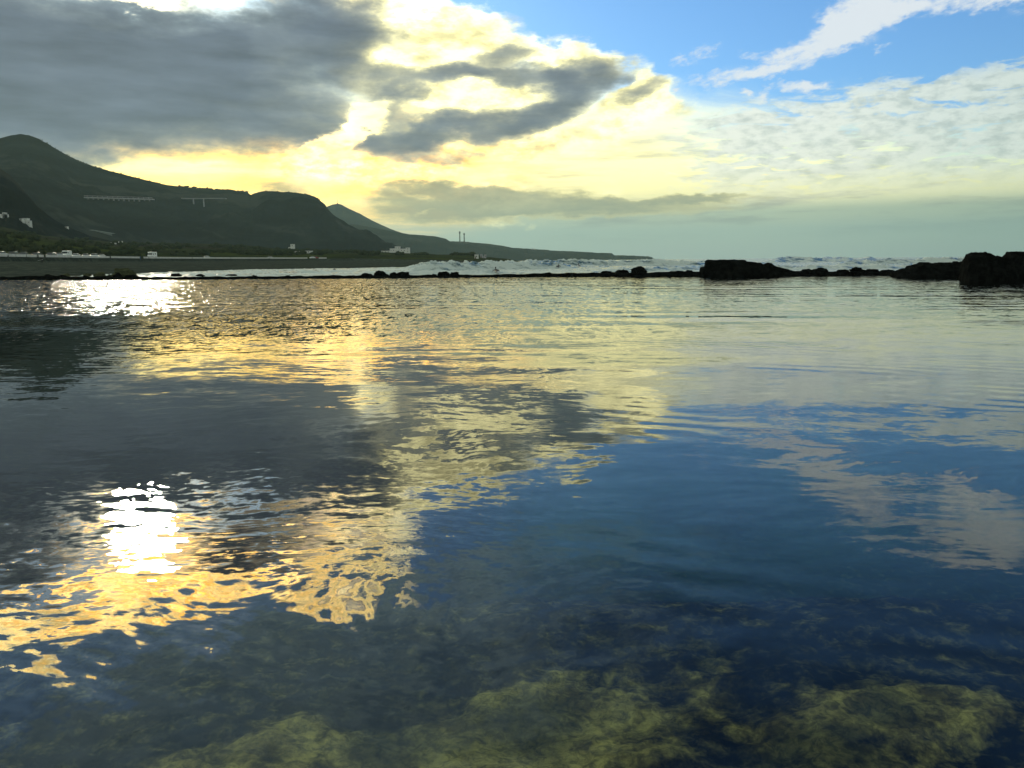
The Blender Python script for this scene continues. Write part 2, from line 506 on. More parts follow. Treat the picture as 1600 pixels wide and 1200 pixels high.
# ---- pool water -----------------------------------------------------------
def water_material():
    m, t, out, geo = material('pool_water')
    x, y, z = t.xyz(geo)
    warp = t.vmath('SCALE', t.vmath('SUBTRACT', t.noise(geo, 0.25, 3, 0.5, color=True), (0.5, 0.5, 0.5)), scale=2.2)
    P = t.vmath('ADD', geo, warp)

    def slopes(coord, sx, sy, detail, rough, off):
        v = t.vmath('ADD', t.vmath('MULTIPLY', coord, (sx, sy, 1.0)), (off, off * 0.7, off * 1.3))
        nn = t.vmath('SUBTRACT', t.noise(v, 1.0, detail, rough, color=True), (0.5, 0.5, 0.5))
        return nn
    s_fine = slopes(P, 10.0, 15.0, 3, 0.55, 3.1)       # ripples of a few centimetres
    s_far = slopes(P, 8.0, 0.9, 2, 0.5, 7.7)          # glints that survive at a distance
    s_mid = slopes(P, 2.0, 5.0, 3, 0.5, 11.7)          # ripples of a foot or so
    s_long = slopes(P, 0.35, 1.0, 3, 0.5, 23.9)        # slow undulation
    # wind: calm near the camera, ruffled further out and to the left
    patch = t.noise(t.vmath('MULTIPLY', geo, (0.03, 0.09, 1.0)), 1.0, 4, 0.55)
    far = t.smooth(t.math('ADD', y, t.math('MULTIPLY', t.math('SUBTRACT', patch, 0.5), 26.0)), 13.0, 34.0)
    left = t.smooth(t.math('DIVIDE', x, t.math('MAXIMUM', y, 1.0)), 0.30, -0.25)
    ruffle = t.math('MULTIPLY', far, t.math('MULTIPLY_ADD', left, 0.82, 0.18))
    # small cat's-paw on the near left where the gilded cloud is broken up
    paw = t.node('ShaderNodeMapping', vector_type='TEXTURE')
    t.put(paw.inputs[0], geo)
    paw.inputs['Location'].default_value = (-2.0, 3.9, 0)
    paw.inputs['Scale'].default_value = (4.0, 3.2, 10)
    pg = t.node('ShaderNodeTexGradient', gradient_type='SPHERICAL')
    t.l.new(paw.outputs[0], pg.inputs[0])
    near = t.smooth(pg.outputs['Fac'], 0.0, 0.5)
    a_far = t.math('MULTIPLY', ruffle, 0.44)
    a_fine = t.math('MULTIPLY_ADD', ruffle, 0.22, t.math('MULTIPLY_ADD', near, 0.06, 0.038))
    a_mid = t.math('MULTIPLY_ADD', ruffle, 0.26, t.math('MULTIPLY_ADD', near, 0.045, 0.06))
    # long-crested ripples that run in from the right
    cr = t.math('ADD', t.math('MULTIPLY', y, 2.3), t.math('MULTIPLY', x, 0.5))
    ph = t.math('ADD', cr, t.math('MULTIPLY', t.noise(t.vmath('MULTIPLY', geo, (0.10, 0.3, 1.0)), 1.0, 3, 0.5), 14.0))
    train = t.math('MULTIPLY', t.math('SINE', ph), t.smooth(t.noise(t.vmath('MULTIPLY', geo, (0.06, 0.12, 1.0)), 1.0, 2, 0.5), 0.42, 0.62))
    train = t.math('MULTIPLY', train, t.smooth(y, 6.0, 22.0, 0.008, 0.03))
    ph2 = t.math('ADD', t.math('ADD', t.math('MULTIPLY', y, 13.0), t.math('MULTIPLY', x, 6.5)), t.math('MULTIPLY', t.noise(t.vmath('MULTIPLY', geo, (0.3, 0.6, 1.0)), 1.0, 3, 0.5), 16.0))
    train2 = t.math('MULTIPLY', t.math('SINE', ph2), t.smooth(t.noise(t.vmath('MULTIPLY', geo, (0.2, 0.35, 1.0)), 1.0, 2, 0.5), 0.47, 0.65, 0.0, 0.03))
    train2 = t.math('MULTIPLY', train2, t.smooth(t.math('DIVIDE', x, t.math('MAXIMUM', y, 1.0)), 0.0, 0.3))
    s = t.vmath('ADD', t.vmath('SCALE', s_fine, scale=a_fine), t.vmath('SCALE', s_mid, scale=a_mid))
    s = t.vmath('ADD', s, t.vmath('SCALE', s_long, scale=0.028))
    s = t.vmath('ADD', s, t.vmath('SCALE', s_far, scale=a_far))
    sx, sy, sz = t.xyz(s)
    sx = t.math('MULTIPLY', sx, t.math('MULTIPLY_ADD', far, 0.8, 0.7))
    sy = t.math('SUBTRACT', sy, t.math('MULTIPLY', t.math('ABSOLUTE', sy), t.math('MULTIPLY', far, 0.55)))   # wind waves are steeper on the near side
    sy = t.math('ADD', sy, t.math('ADD', train, train2))
    nrm = t.vmath('NORMALIZE', t.vec(sx, sy, 1.0))
    fres = t.node('ShaderNodeFresnel')
    fres.inputs['IOR'].default_value = 1.333
    t.put(fres.inputs['Normal'], nrm)
    gl = t.node('ShaderNodeBsdfGlossy')
    t.put(gl.inputs['Roughness'], t.math('MULTIPLY_ADD', ruffle, 0.02, 0.003))
    gl.inputs[0].default_value = (0.97, 0.97, 0.97, 1)
    t.put(gl.inputs['Normal'], nrm)
    tr = t.node('ShaderNodeBsdfTransparent')
    mx = t.node('ShaderNodeMixShader')
    t.put(mx.inputs[0], fres.outputs[0])
    t.l.new(tr.outputs[0], mx.inputs[1])
    t.l.new(gl.outputs[0], mx.inputs[2])
    t.l.new(mx.outputs[0], out.inputs[0])
    ab = t.node('ShaderNodeVolumeAbsorption')
    ab.inputs[0].default_value = (0.66, 0.80, 0.70, 1)
    ab.inputs['Density'].default_value = 0.7
    t.l.new(ab.outputs[0], out.inputs['Volume'])
    return m


WALL_PX = [(-500, 441), (-200, 439), (0, 437.5), (200, 437.3), (400, 436), (560, 434.8), (860, 432.6), (1090, 431.6), (1350, 430.2), (1440, 430.3), (1600, 430.0), (1900, 428.5)]
WALL = [to_plane(x, y, 0.0) for x, y in WALL_PX]


def wall_xy(x_px):
    for (xa, _), (xb, _), a, b in zip(WALL_PX, WALL_PX[1:], WALL, WALL[1:]):
        if xa <= x_px <= xb:
            return a.lerp(b, (x_px - xa) / (xb - xa))
    return WALL[-1]


bm = bmesh.new()
ring = [Vector((-150, -6, 0)), Vector((WALL[0].x, WALL[0].y + 0.3, 0))] + [Vector((p.x, p.y + 0.3, 0)) for p in WALL[1:]] + [Vector((150, WALL[-1].y, 0)), Vector((150, -6, 0))]
ring[0].x = min(-150, WALL[0].x - 1)
top = [bm.verts.new(p) for p in ring]
bot = [bm.verts.new((p.x, p.y, -3.6)) for p in ring]
bm.faces.new(list(reversed(top)))
bm.faces.new(bot)
for i in range(len(top)):
    j = (i + 1) % len(top)
    bm.faces.new((top[i], top[j], bot[j], bot[i]))
bmesh.ops.recalc_face_normals(bm, faces=bm.faces)
me = bpy.data.meshes.new('pool_water')
bm.to_mesh(me)
bm.free()
link('pool_water', me, water_material(), kind='structure')

# ---- pool bed --------------------------------------------------------------
ys = np.concatenate([np.linspace(-5.5, 1.0, 30), np.arange(1.05, 9, 0.045), 9 * np.geomspace(1.006, 110 / 9, 120)])
xs = np.concatenate([-np.geomspace(145, 6.2, 70), np.arange(-6, 6.01, 0.05), np.geomspace(6.2, 145, 70)])
XX, YY = np.meshgrid(xs, ys)
depth = 0.72 + 1.9 * sstep(YY, 4.9, 9.0) + 0.15 * fbm(XX * 0.5, YY * 0.5, 3, seed=40)
wx_ = XX + 0.55 * fbm(XX * 1.1, YY * 1.1, 5, 0.6, seed=50)
wy_ = YY + 0.40 * fbm(XX * 1.1 + 9, YY * 1.1, 5, 0.6, seed=51)
mask = np.zeros_like(XX)
NEAR_ = 1 - sstep(YY, 4.5, 6.5)
for (px, py, rx, ry, up) in [(720, 1150, 1.0, 0.5, 1.25), (560, 1200, 0.8, 0.36, 1.0), (930, 1120, 0.5, 0.45, 1.15), (860, 1060, 0.25, 0.35, 0.7), (250, 1225, 0.7, 0.22, 0.8),
                             (1390, 1090, 0.40, 0.35, 0.8), (1500, 1120, 0.55, 0.25, 0.75), (1330, 1170, 0.35, 0.4, 0.8), (1370, 1000, 0.3, 0.3, 0.5), (0, 1140, 0.15, 0.3, 0.6), (1130, 1060, 0.2, 0.3, 0.4), (1000, 1020, 0.3, 0.4, 0.3)]:
    c0 = to_plane(px, py, -0.62)
    mask += up * np.exp(-(((wx_ - c0.x) / rx) ** 2 + ((wy_ - c0.y) / ry) ** 2))
mask = sstep(mask + 0.55 * fbm(XX * 2.6, YY * 2.6, 6, 0.65, seed=52), 0.30, 1.15) * NEAR_
depth -= 0.05 * mask
depth -= 0.05 * fbm(XX * 2.4, YY * 2.4, 6, 0.6, seed=3)
depth += 0.03 * fbm(XX * 9, YY * 9, 4, 0.6, seed=9)
depth = np.maximum(depth, 0.2 + 0.05 * fbm(XX * 5, YY * 5, 3, seed=10))
depth = np.where(YY > 9, np.maximum(depth, 2.2), depth)
depth = np.minimum(depth, 3.3)
scatter_mask = sstep(YY, 8.0, 13.0) * sstep(XX / np.maximum(YY, 1), -0.12, 0.12) * (0.75 + 0.5 * fbm(XX * 0.5, YY * 0.3, 4, seed=61))  # where light scattered back by the water is painted on the bed
bed = grid_mesh('pool_bed', XX, YY, -depth, attr={'algae': mask, 'scatter_light': scatter_mask})


def bed_material():
    m, t, out, geo = material('pool_bed')
    n = t.noise(geo, 3.2, 8, 0.65)
    n2 = t.noise(geo, 0.9, 4, 0.5)
    n3 = t.noise(geo, 22.0, 4, 0.6)
    col = t.mix(t.smooth(n, 0.38, 0.62), srgb(112, 96, 48), srgb(232, 208, 122))
    col = t.mix(t.math('MULTIPLY', t.smooth(n2, 0.5, 0.62), 0.6), col, srgb(96, 96, 60))
    col = t.mix(t.math('MULTIPLY', t.smooth(n3, 0.45, 0.7), 0.35), col, srgb(40, 40, 30))
    # dark weed grows between the pale algae covered slabs; further out, the water's scattered light is painted in teal
    al = t.node('ShaderNodeAttribute', attribute_name='algae').outputs['Fac']
    n4 = t.noise(geo, 7.0, 7, 0.68)
    n5 = t.noise(geo, 16.0, 8, 0.7, 0.8)
    col = t.mix(t.smooth(n5, 0.42, 0.62), col, t.vmath('MULTIPLY', col, (0.42, 0.43, 0.42)))
    weed = t.smooth(t.math('ADD', al, t.math('MULTIPLY', t.math('SUBTRACT', n4, 0.5), 3.2)), 1.15, -0.15)
    col = t.mix(weed, col, t.mix(t.smooth(n4, 0.4, 0.65), srgb(8, 12, 13), srgb(26, 34, 26)))
    sa = t.node('ShaderNodeAttribute', attribute_name='scatter_light').outputs['Fac']
    col = t.mix(sa, col, srgb(140, 172, 178))
    p = t.node('ShaderNodeBsdfDiffuse')
    t.put(p.inputs[0], col)
    b = t.node('ShaderNodeBump')
    b.inputs['Distance'].default_value = 0.05
    t.put(b.inputs['Height'], n)
    t.l.new(b.outputs[0], p.inputs['Normal'])
    t.l.new(p.outputs[0], out.inputs[0])
    return m


link('pool_bed', bed, bed_material(), kind='structure')

# ---- rocks -----------------------------------------------------------------
M_ROCK = rock_material('wet_basalt', (0.003, 0.0032, 0.003), (0.010, 0.011, 0.010), 2.0, 0.85, 0.06, 0.08)
M_ROCK_GREEN = rock_material('weedy_basalt', (0.03, 0.035, 0.02), (0.08, 0.085, 0.045), 2.0, 0.8, 0.06, 0.2)


def boulder(name, loc, w, h, d, seed, mat, label, group=None, jag=0.32, sub=4):
    bm = bmesh.new()
    bmesh.ops.create_icosphere(bm, subdivisions=sub, radius=1.0)
    off = Vector((seed * 3.7, seed * 1.9, seed * 5.3))
    planes = []
    rr = random.Random(seed)
    for k in range(9):
        a, b2 = rr.uniform(0, 2 * math.pi), rr.uniform(-0.1, 1.0)
        planes.append((Vector((math.cos(a), math.sin(a), b2)).normalized(), rr.uniform(0.68, 0.92)))
    for v in bm.verts:
        p = v.co.copy()
        for nrm, lim in planes:                     # chip flat faces off the ball
            s = p.dot(nrm)
            if s > lim:
                p -= nrm * (s - lim) * 0.85
        p *= 1.0 + jag * mnoise.fractal(p * 1.6 + off, 0.9, 2.0, 4)
        v.co = Vector((p.x * w / 2, p.y * d / 2, p.z * h * 0.62 + h * 0.30))
    zmax = max(v.co.z for v in bm.verts)
    for v in bm.verts:
        v.co.z *= h / zmax
        v.co.z = max(v.co.z, -0.45)
    me = bpy.data.meshes.new(name)
    bm.to_mesh(me)
    bm.free()
    for p in me.polygons:
        p.use_smooth = False
    return link(name, me, mat, label=label, category='rock', group=group).__setattr__('location', loc) or COL.objects[-1]


def profile_rock(name, pts, base_y, dist, depth, seed, label, rough=0.10, mat=None):
    """rock mass whose skyline runs through photograph pixels pts, standing dist away"""
    pts = sorted(pts)
    xa, xb = pts[0][0], pts[-1][0]
    xs_ = np.linspace(xa, xb, int((xb - xa) * 1.3) + 8)
    ysk = np.interp(xs_, [p[0] for p in pts], [p[1] for p in pts])
    n = len(xs_)
    m = 26
    X = np.zeros((m, n)); Y = np.zeros((m, n)); Z = np.zeros((m, n))
    by = base_y if callable(base_y) else (lambda q: base_y)
    for j in range(n):
        crest = at(xs_[j], ysk[j], dist + depth * 0.35)
        h = crest.z + 0.5
        for i in range(m):
            u = i / (m - 1) * 2 - 1            # front -1 .. back +1
            sh = (1 - abs(u) ** 3.2)
            X[i, j] = crest.x * (1 + u * depth * 0.35 / dist)
            Y[i, j] = dist + depth * 0.35 + u * depth * 0.5
            Z[i, j] = -0.5 + h * max(sh, 0) ** 0.6
    k = 1.3
    env = np.clip(Z + 0.5, 0, 0.6) / 0.6
    Z += rough * 1.3 * fbm(X * k, Y * k, 5, 0.55, seed=seed, ridged=True) * env
    Y += rough * 1.8 * fbm(X * k * 0.8 + 40, Z * 2.2, 4, 0.55, seed=seed + 5) * env
    X += rough * 0.6 * fbm(Y * k + 10, Z * 2.2, 4, 0.55, seed=seed + 9) * env
    Z[:, 0] = -0.5
    Z[:, -1] = -0.5
    me = grid_mesh(name, X, Y, Z, smooth=False)
    return link(name, me, mat or M_ROCK, label=label, category='rock')


def top_fix(o, target):
    return o


# the low wall between pool and sea
def low_wall():
    n = 700
    X = []; Y = []; Z = []
    prof = [(-0.75, -1.2), (-0.62, -0.05), (-0.55, 0.6), (-0.35, 0.98), (0.0, 1.0), (0.35, 0.97), (0.6, 0.55), (0.8, -0.1), (1.0, -1.2)]
    hs = [(-500, 0.34), (0, 0.34), (60, 0.42), (300, 0.24), (560, 0.27), (760, 0.22), (860, 0.36), (930, 0.33), (1040, 0.42), (1100, 0.5), (1260, 0.42), (1350, 0.36), (1410, 0.42), (1600, 0.5), (1900, 0.5)]
    for (u, v) in prof:
        rx, ry, rz = [], [], []
        for i in range(n):
            xp = -500 + 2400 * i / (n - 1)
            c0 = wall_xy(xp)
            h = np.interp(xp, [a for a, _ in hs], [b for _, b in hs])
            rx.append(c0.x); ry.append(c0.y + 0.7 + u); rz.append(h * v if v > -1 else -1.0)
        X.append(rx); Y.append(ry); Z.append(rz)
    X, Y, Z = np.array(X), np.array(Y), np.array(Z)
    Z += 0.15 * fbm(X * 0.8, Y * 0.9, 5, 0.6, seed=77) * (Z > -0.5)
    Y += 0.16 * fbm(X * 0.7 + 5, Z * 2, 4, seed=78)
    me = grid_mesh('sea_wall', X, Y, Z, smooth=False)
    link('sea_wall', me, M_ROCK, label='long low dark wall between the calm pool and the surf', category='sea wall')


low_wall()

ROCKS = [  # x, y of the foot, width, height in photograph pixels, label
    (76, 435.5, 20, 7, 'small black rock on the sea wall nearest the left end'),
    (97, 435.5, 15, 6, 'black rock on the wall below the white van'),
    (132, 435.5, 13, 5, 'low flat black rock on the wall left of the big boulders'),
    (184, 436, 14, 10, 'black boulder in front of the large mossy boulder'),
    (208, 436, 24, 7, 'wide black rock right of the large mossy boulder'),
    (247, 436, 12, 4, 'little black rock on the wall right of the mossy boulder'),
    (289, 436, 13, 4, 'small low rock on the wall below the left end of the foam'),
    (398, 435, 10, 5.5, 'lone small pointed rock on the thin stretch of the wall'),
    (450, 434.5, 14, 4.5, 'lone low rock on the wall below the white tower house'),
    (573, 433.5, 24, 7, 'low rounded rock left of the peaked boulder on the wall'),
    (595, 433.5, 21, 11, 'peaked black boulder on the wall right of the low rounded rock'),
    (616, 433.5, 15, 8, 'small boulder left in the pair on the wall'),
    (630, 433.5, 24, 9, 'peaked boulder right in the pair on the wall'),
    (678, 433, 10, 5, 'smallest rock beside the two domed boulders'),
    (694, 433, 21, 9, 'domed boulder at the middle of the wall'),
    (710, 433, 16, 8, 'steep sided boulder right of the domed boulder'),
    (857, 431, 13, 5.5, 'small rock where the wall grows thicker'),
    (790, 432, 10, 3.5, 'very low rock on the wall below the surfers'),
    (950, 430, 24, 7, 'broad low rock at the left end of the central rock group'),
    (973, 430, 22, 9, 'middle rock of the central rock group'),
    (998, 430, 27, 14, 'tallest rounded rock of the central rock group'),
    (1024, 430, 14, 5, 'small rock right of the tallest rounded rock'),
    (1058, 429, 34, 6, 'long flat rock left of the square black block'),
    (1076, 428, 16, 6, 'rock at the foot of the square black block'),
    (1262, 427, 20, 7, 'dark rock right of the sloping end of the black block'),
    (1281, 426, 26, 8, 'wider dark rock left of the long low stretch'),
    (1316, 425, 20, 4, 'very low rock in the stretch before the single dome'),
    (1339, 425, 22, 8, 'single domed rock on the right part of the wall'),
    (1362, 425, 26, 5, 'long low rock right of the single domed rock'),
    (1388, 425, 22, 4, 'flat rock before the right hand outcrop'),
]
for k, (x, y, w, h, lab) in enumerate(ROCKS):
    c0 = wall_xy(x)
    dist = c0.y + 1.0
    foot = at(x, y, dist)
    s = dist / FPX * 1.0
    boulder('rock', Vector((foot.x, dist, max(foot.z, 0.05))), w * s * 1.05, h * s, max(w * s * 0.8, 0.7), k + 3, M_ROCK, lab)

# the square block with its step and sloping tail
D0 = wall_xy(1150).y
profile_rock('rock_block', [(1080, 428), (1093, 427), (1094.5, 418), (1101, 417), (1102.5, 407.5), (1106, 406.5), (1130, 406), (1150, 406), (1164, 406.5), (1168, 409), (1180, 410.5), (1188, 411),
                            (1193, 414), (1200, 410.5), (1206, 412), (1210, 416), (1222, 419), (1238, 423), (1252, 426), (1262, 428)], 432, D0 - 1.5, 4.5, 21,
             'square topped black rock block with a slope to its right', 0.06)
profile_rock('rock_outcrop', [(1395, 427), (1405, 422), (1410, 421), (1416, 420.5), (1418, 417), (1430, 414), (1438, 410.8), (1450, 411.3), (1457, 413), (1463, 411.5), (1482, 410.5), (1488, 412), (1493, 409), (1505, 410), (1512, 413), (1530, 418), (1545, 428)],
             430, 68.0, 6.0, 22, 'long low black outcrop left of the tallest rocks', 0.10)
profile_rock('tall_rock', [(1505, 428), (1507.5, 412), (1510, 401), (1516, 398.5), (1534, 396.5), (1545, 399), (1556, 402.5), (1566, 404), (1572, 405), (1580, 408), (1588, 430)],
             436, 57.5, 5.0, 23, 'tall rounded black rock at the right edge of the pool', 0.19)
profile_rock('tall_rock', [(1560, 430), (1567, 405), (1572, 400), (1576, 395), (1583, 396.5), (1592, 397), (1600, 395), (1630, 392), (1680, 397), (1740, 404), (1800, 430)],
             436, 59.0, 6.0, 24, 'black rock running out of the picture on the right', 0.2)

# boulders behind the wall on the left, in the shallows
for k, (x, y, w, h, dist, lab) in enumerate([
        (193, 434, 40, 15, 96, 'large mossy green boulder standing in the foam'),
        (156, 433, 18, 8, 100, 'mossy green boulder left of the large one'),
        (171, 433.5, 9, 5, 95, 'small mossy stone between two mossy boulders'),
        (137, 431, 14, 4, 105, 'flat mossy stone in the shallows farther left'),
        (104, 432, 14, 5, 102, 'mossy stone at the edge of the shingle'),
        (275, 431, 18, 4, 112, 'low dark stone awash in the foam behind the wall'),
        (313, 431, 14, 3, 116, 'flat dark stone awash right of the low one'),
        (362, 431, 20, 2.6, 120, 'long flat reef stone awash in the foam'),
        (523, 423, 5, 3.5, 190, 'tiny dark stone at the edge of the beach foam')]):
    foot = at(x, y, dist)
    s = dist / FPX
    o = boulder('shore_rock', Vector((foot.x, dist, foot.z)), w * s, h * s, w * s * 0.8, 60 + k, M_ROCK_GREEN if k < 5 else M_ROCK, lab)

# ---- open sea ----------------------------------------------------------------
SEA = -0.25
azs = np.radians(np.linspace(-44, 44, 1000))
ds = np.concatenate([np.arange(56, 260, 0.75), 260 * np.geomspace(1.006, 12000 / 260, 190)])
A, D = np.meshgrid(azs, ds)
SX, SY = D * np.tan(A), D
XP = 800 + FPX * np.tan(A) / math.cos(PITCH) * 0.99      # about where a column stands in the picture
fade = np.clip(600 / D, 0.0, 1.0)
SZ = np.full_like(SX, SEA)
SZ = SZ + 0.10 * fbm(SX * 0.10, SY * 0.22, 4, seed=1)
swell = np.zeros_like(SX)
for lam, ang_, amp, ph in [(46, 12, 0.30, 0.3), (33, -8, 0.20, 1.9), (24, 20, 0.14, 4.0), (15, 3, 0.08, 2.0)]:
    a_ = math.radians(ang_)
    tt = 2 * math.pi / lam * (SX * math.sin(a_) + SY * math.cos(a_) + 9 * fbm(SX * 0.012, SY * 0.012, 3, seed=5)) + ph
    swell += amp * (np.maximum(np.sin(tt), -0.5) ** 1)
swell *= (1 + 0.6 * fbm(SX * 0.02, SY * 0.03, 3, seed=6))
SZ += swell * sstep(D, 110, 190) * sstep(XP, 560, 900) * np.where(D < 1500, 1.0, np.exp(-(D - 1500) / 2500))
foam = np.zeros_like(SX)
# breakers: crest x range in pixels, distance at both ends, height, width
for (xa, xb, da_, db_, hh, ww, sd) in [(650, 905, 148, 168, 1.75, 3.4, 1), (800, 1120, 196, 215, 1.75, 4.2, 2), (640, 760, 205, 240, 1.5, 4, 3), (380, 560, 138, 150, 0.45, 2.2, 4),
                                       (930, 1180, 128, 140, 0.6, 2.6, 5), (1180, 1420, 300, 330, 2.3, 6, 6), (1050, 1260, 240, 262, 1.1, 5, 7), (1300, 1600, 205, 232, 1.1, 4.5, 8),
                                       (1180, 1500, 128, 140, 0.7, 3.0, 9), (560, 820, 112, 116, 0.5, 2.0, 10), (240, 480, 118, 124, 0.3, 1.6, 11)]:
    tcol = np.clip((XP - xa) / (xb - xa), 0, 1)
    yc = da_ + (db_ - da_) * tcol + 3.0 * vnoise(SX * 0.05, SX * 0 + sd, sd)
    win = sstep(XP, xa - 25, xa + 35) * (1 - sstep(XP, xb - 60, xb + 30))
    u = (SY - yc) / ww
    shape = np.where(u < 0, np.exp(-(u / 0.75) ** 2), np.exp(-(u / 1.6) ** 2))
    rag = 0.80 + 0.34 * fbm(SX * 0.22, SY * 0.1 + sd * 7, 4, 0.6, seed=sd + 20)
    SZ += hh * win * shape * rag
    foam = np.maximum(foam, 0.85 * win * sstep(shape, 0.2, 0.6) * sstep(fbm(SX * 0.3, SY * 0.3, 3, seed=sd + 70), -0.6, 0.1))
    foam = np.maximum(foam, win * (0.55 + 0.45 * sstep(fbm(SX * 0.12, SY * 0.12, 3, seed=sd + 50), -0.5, 0.3)) * sstep(-u, -0.6, 0.2) * np.exp(-np.maximum(-u - 1, 0) / 7.0))
# churned water everywhere near the shore
churn = sstep(fbm(SX * 0.035, SY * 0.07, 5, 0.6, seed=31), -0.35, 0.35)
near_shore = (1 - sstep(D, 240, 700)) * (1 - 0.45 * sstep(XP, 1050, 1300))
foam = np.clip(np.maximum(foam, churn * near_shore * 0.95), 0, 1)
foam = np.maximum(foam, 0.97 * (1 - sstep(XP, 700, 900)) * (1 - sstep(D, 240, 400)))
foam = np.maximum(foam, 0.55 * sstep(fbm(SX * 0.02, SY * 0.05, 4, 0.6, seed=35), 0.15, 0.5) * (1 - sstep(D, 700, 3000)))
SZ += foam * (1 - sstep(D, 230, 420)) * (0.16 + 0.55 * np.clip((SZ - SEA) / 1.2, 0, 1)) * fbm(SX * 0.7, SY * 0.7, 4, 0.6, seed=41, ridged=True)
# the sea starts on the far side of the wall
wy = np.interp(SX, [p.x for p in WALL], [p.y for p in WALL]) + 1.0
SZ = np.where(SY < wy, np.minimum(SZ, -1.0), SZ)
keep = ds >= 56
sea = grid_mesh('sea', SX, SY, SZ, attr={'foam': foam})


def sea_material():
    m, t, out, geo = material('open_sea')
    at_ = t.node('ShaderNodeAttribute', attribute_name='foam')
    n = t.noise(t.vmath('MULTIPLY', geo, (0.5, 1.0, 1.0)), 0.55, 8, 0.66)
    n2 = t.noise(t.vmath('MULTIPLY', geo, (0.12, 0.3, 1.0)), 0.6, 5, 0.6)
    f = t.math('ADD', at_.outputs['Fac'], t.math('MULTIPLY', t.math('SUBTRACT', t.math('ADD', n, n2), 1.0), 1.9))
    f = t.smooth(f, 0.42, 1.0)
    vec = t.vmath('SUBTRACT', t.noise(t.vmath('MULTIPLY', geo, (0.6, 1.0, 1.0)), 1.4, 4, 0.6, color=True), (0.5, 0.5, 0.5))
    sx, sy, sz = t.xyz(vec)
    nrm = t.vmath('NORMALIZE', t.vec(t.math('MULTIPLY', sx, 0.5), t.math('MULTIPLY', sy, 0.9), 1.0))
    geo_n = t.node('ShaderNodeNewGeometry').outputs['Normal']
    nrm = t.vmath('NORMALIZE', t.vmath('ADD', nrm, t.vmath('SCALE', geo_n, scale=1.0)))
    p = t.node('ShaderNodeBsdfPrincipled')
    p.inputs['Base Color'].default_value = (0.02, 0.06, 0.055, 1)
    p.inputs['Roughness'].default_value = 0.2
    p.inputs['IOR'].default_value = 1.333
    t.put(p.inputs['Normal'], nrm)
    d = t.node('ShaderNodeBsdfDiffuse')
    d.inputs[0].default_value = (0.76, 0.83, 0.78, 1)
    b = t.node('ShaderNodeBump')
    b.inputs['Distance'].default_value = 0.5
    t.put(b.inputs['Height'], n)
    t.l.new(b.outputs[0], d.inputs['Normal'])
    tl = t.node('ShaderNodeBsdfTranslucent')
    tl.inputs[0].default_value = (0.8, 0.85, 0.83, 1)
    m1 = t.node('ShaderNodeMixShader')
    m1.inputs[0].default_value = 0.35
    t.l.new(d.outputs[0], m1.inputs[1])
    t.l.new(tl.outputs[0], m1.inputs[2])
    mx = t.node('ShaderNodeMixShader')
    t.put(mx.inputs[0], f)
    t.l.new(p.outputs[0], mx.inputs[1])
    t.l.new(m1.outputs[0], mx.inputs[2])
    t.l.new(mx.outputs[0], out.inputs[0])
    return m


link('sea', sea, sea_material(), kind='structure')


# ---- hills and coast ----------------------------------------------------------
def land_material(name, cols, scale, rough=0.95, strata=0.0, gain=1.0):
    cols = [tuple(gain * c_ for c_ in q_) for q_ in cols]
    m, t, out, geo = material(name)
    n = t.noise(geo, scale, 8, 0.62)
    n2 = t.noise(geo, scale * 0.17, 4, 0.55)
    n3 = t.noise(geo, scale * 5, 4, 0.6)
    col = t.mix(t.smooth(n, 0.35, 0.66), cols[0], cols[1])
    col = t.mix(t.math('MULTIPLY', t.smooth(n2, 0.45, 0.62), 0.8), col, cols[2])
    col = t.mix(t.math('MULTIPLY', t.smooth(n3, 0.55, 0.7), 0.5), col, cols[3])
    if strata:
        band = t.noise(t.vmath('MULTIPLY', geo, (0.0022, 0.0022, strata)), 1.0, 6, 0.65)
        col = t.mix(t.smooth(band, 0.40, 0.60), col, tuple(0.35 * c_ for c_ in cols[0]))
        patch = t.noise(t.vmath('MULTIPLY', geo, (0.004, 0.004, 0.008)), 1.0, 5, 0.6)
        col = t.mix(t.math('MULTIPLY', t.smooth(patch, 0.52, 0.60), 0.7), col, tuple(1.5 * c_ for c_ in cols[3]))
    d = t.node('ShaderNodeBsdfDiffuse')
    t.put(d.inputs[0], col)
    b = t.node('ShaderNodeBump')
    b.inputs['Distance'].default_value = 1.5 / scale * 0.02
    t.put(b.inputs['Height'], n)
    t.l.new(b.outputs[0], d.inputs['Normal'])
    t.l.new(d.outputs[0], out.inputs[0])
    return m


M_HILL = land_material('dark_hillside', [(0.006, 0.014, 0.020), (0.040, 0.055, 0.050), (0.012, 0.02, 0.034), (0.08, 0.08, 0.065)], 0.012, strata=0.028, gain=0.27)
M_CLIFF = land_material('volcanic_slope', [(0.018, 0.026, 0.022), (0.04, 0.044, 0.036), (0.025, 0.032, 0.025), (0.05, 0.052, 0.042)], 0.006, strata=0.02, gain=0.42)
M_FIELD = land_material('coast_fields', [(0.022, 0.030, 0.018), (0.055, 0.07, 0.02), (0.035, 0.032, 0.028), (0.08, 0.10, 0.025)], 0.02, gain=0.7)


def sky_line(pts, x):
    return np.interp(x, [p[0] for p in pts], [p[1] for p in pts])


TERRAIN = []


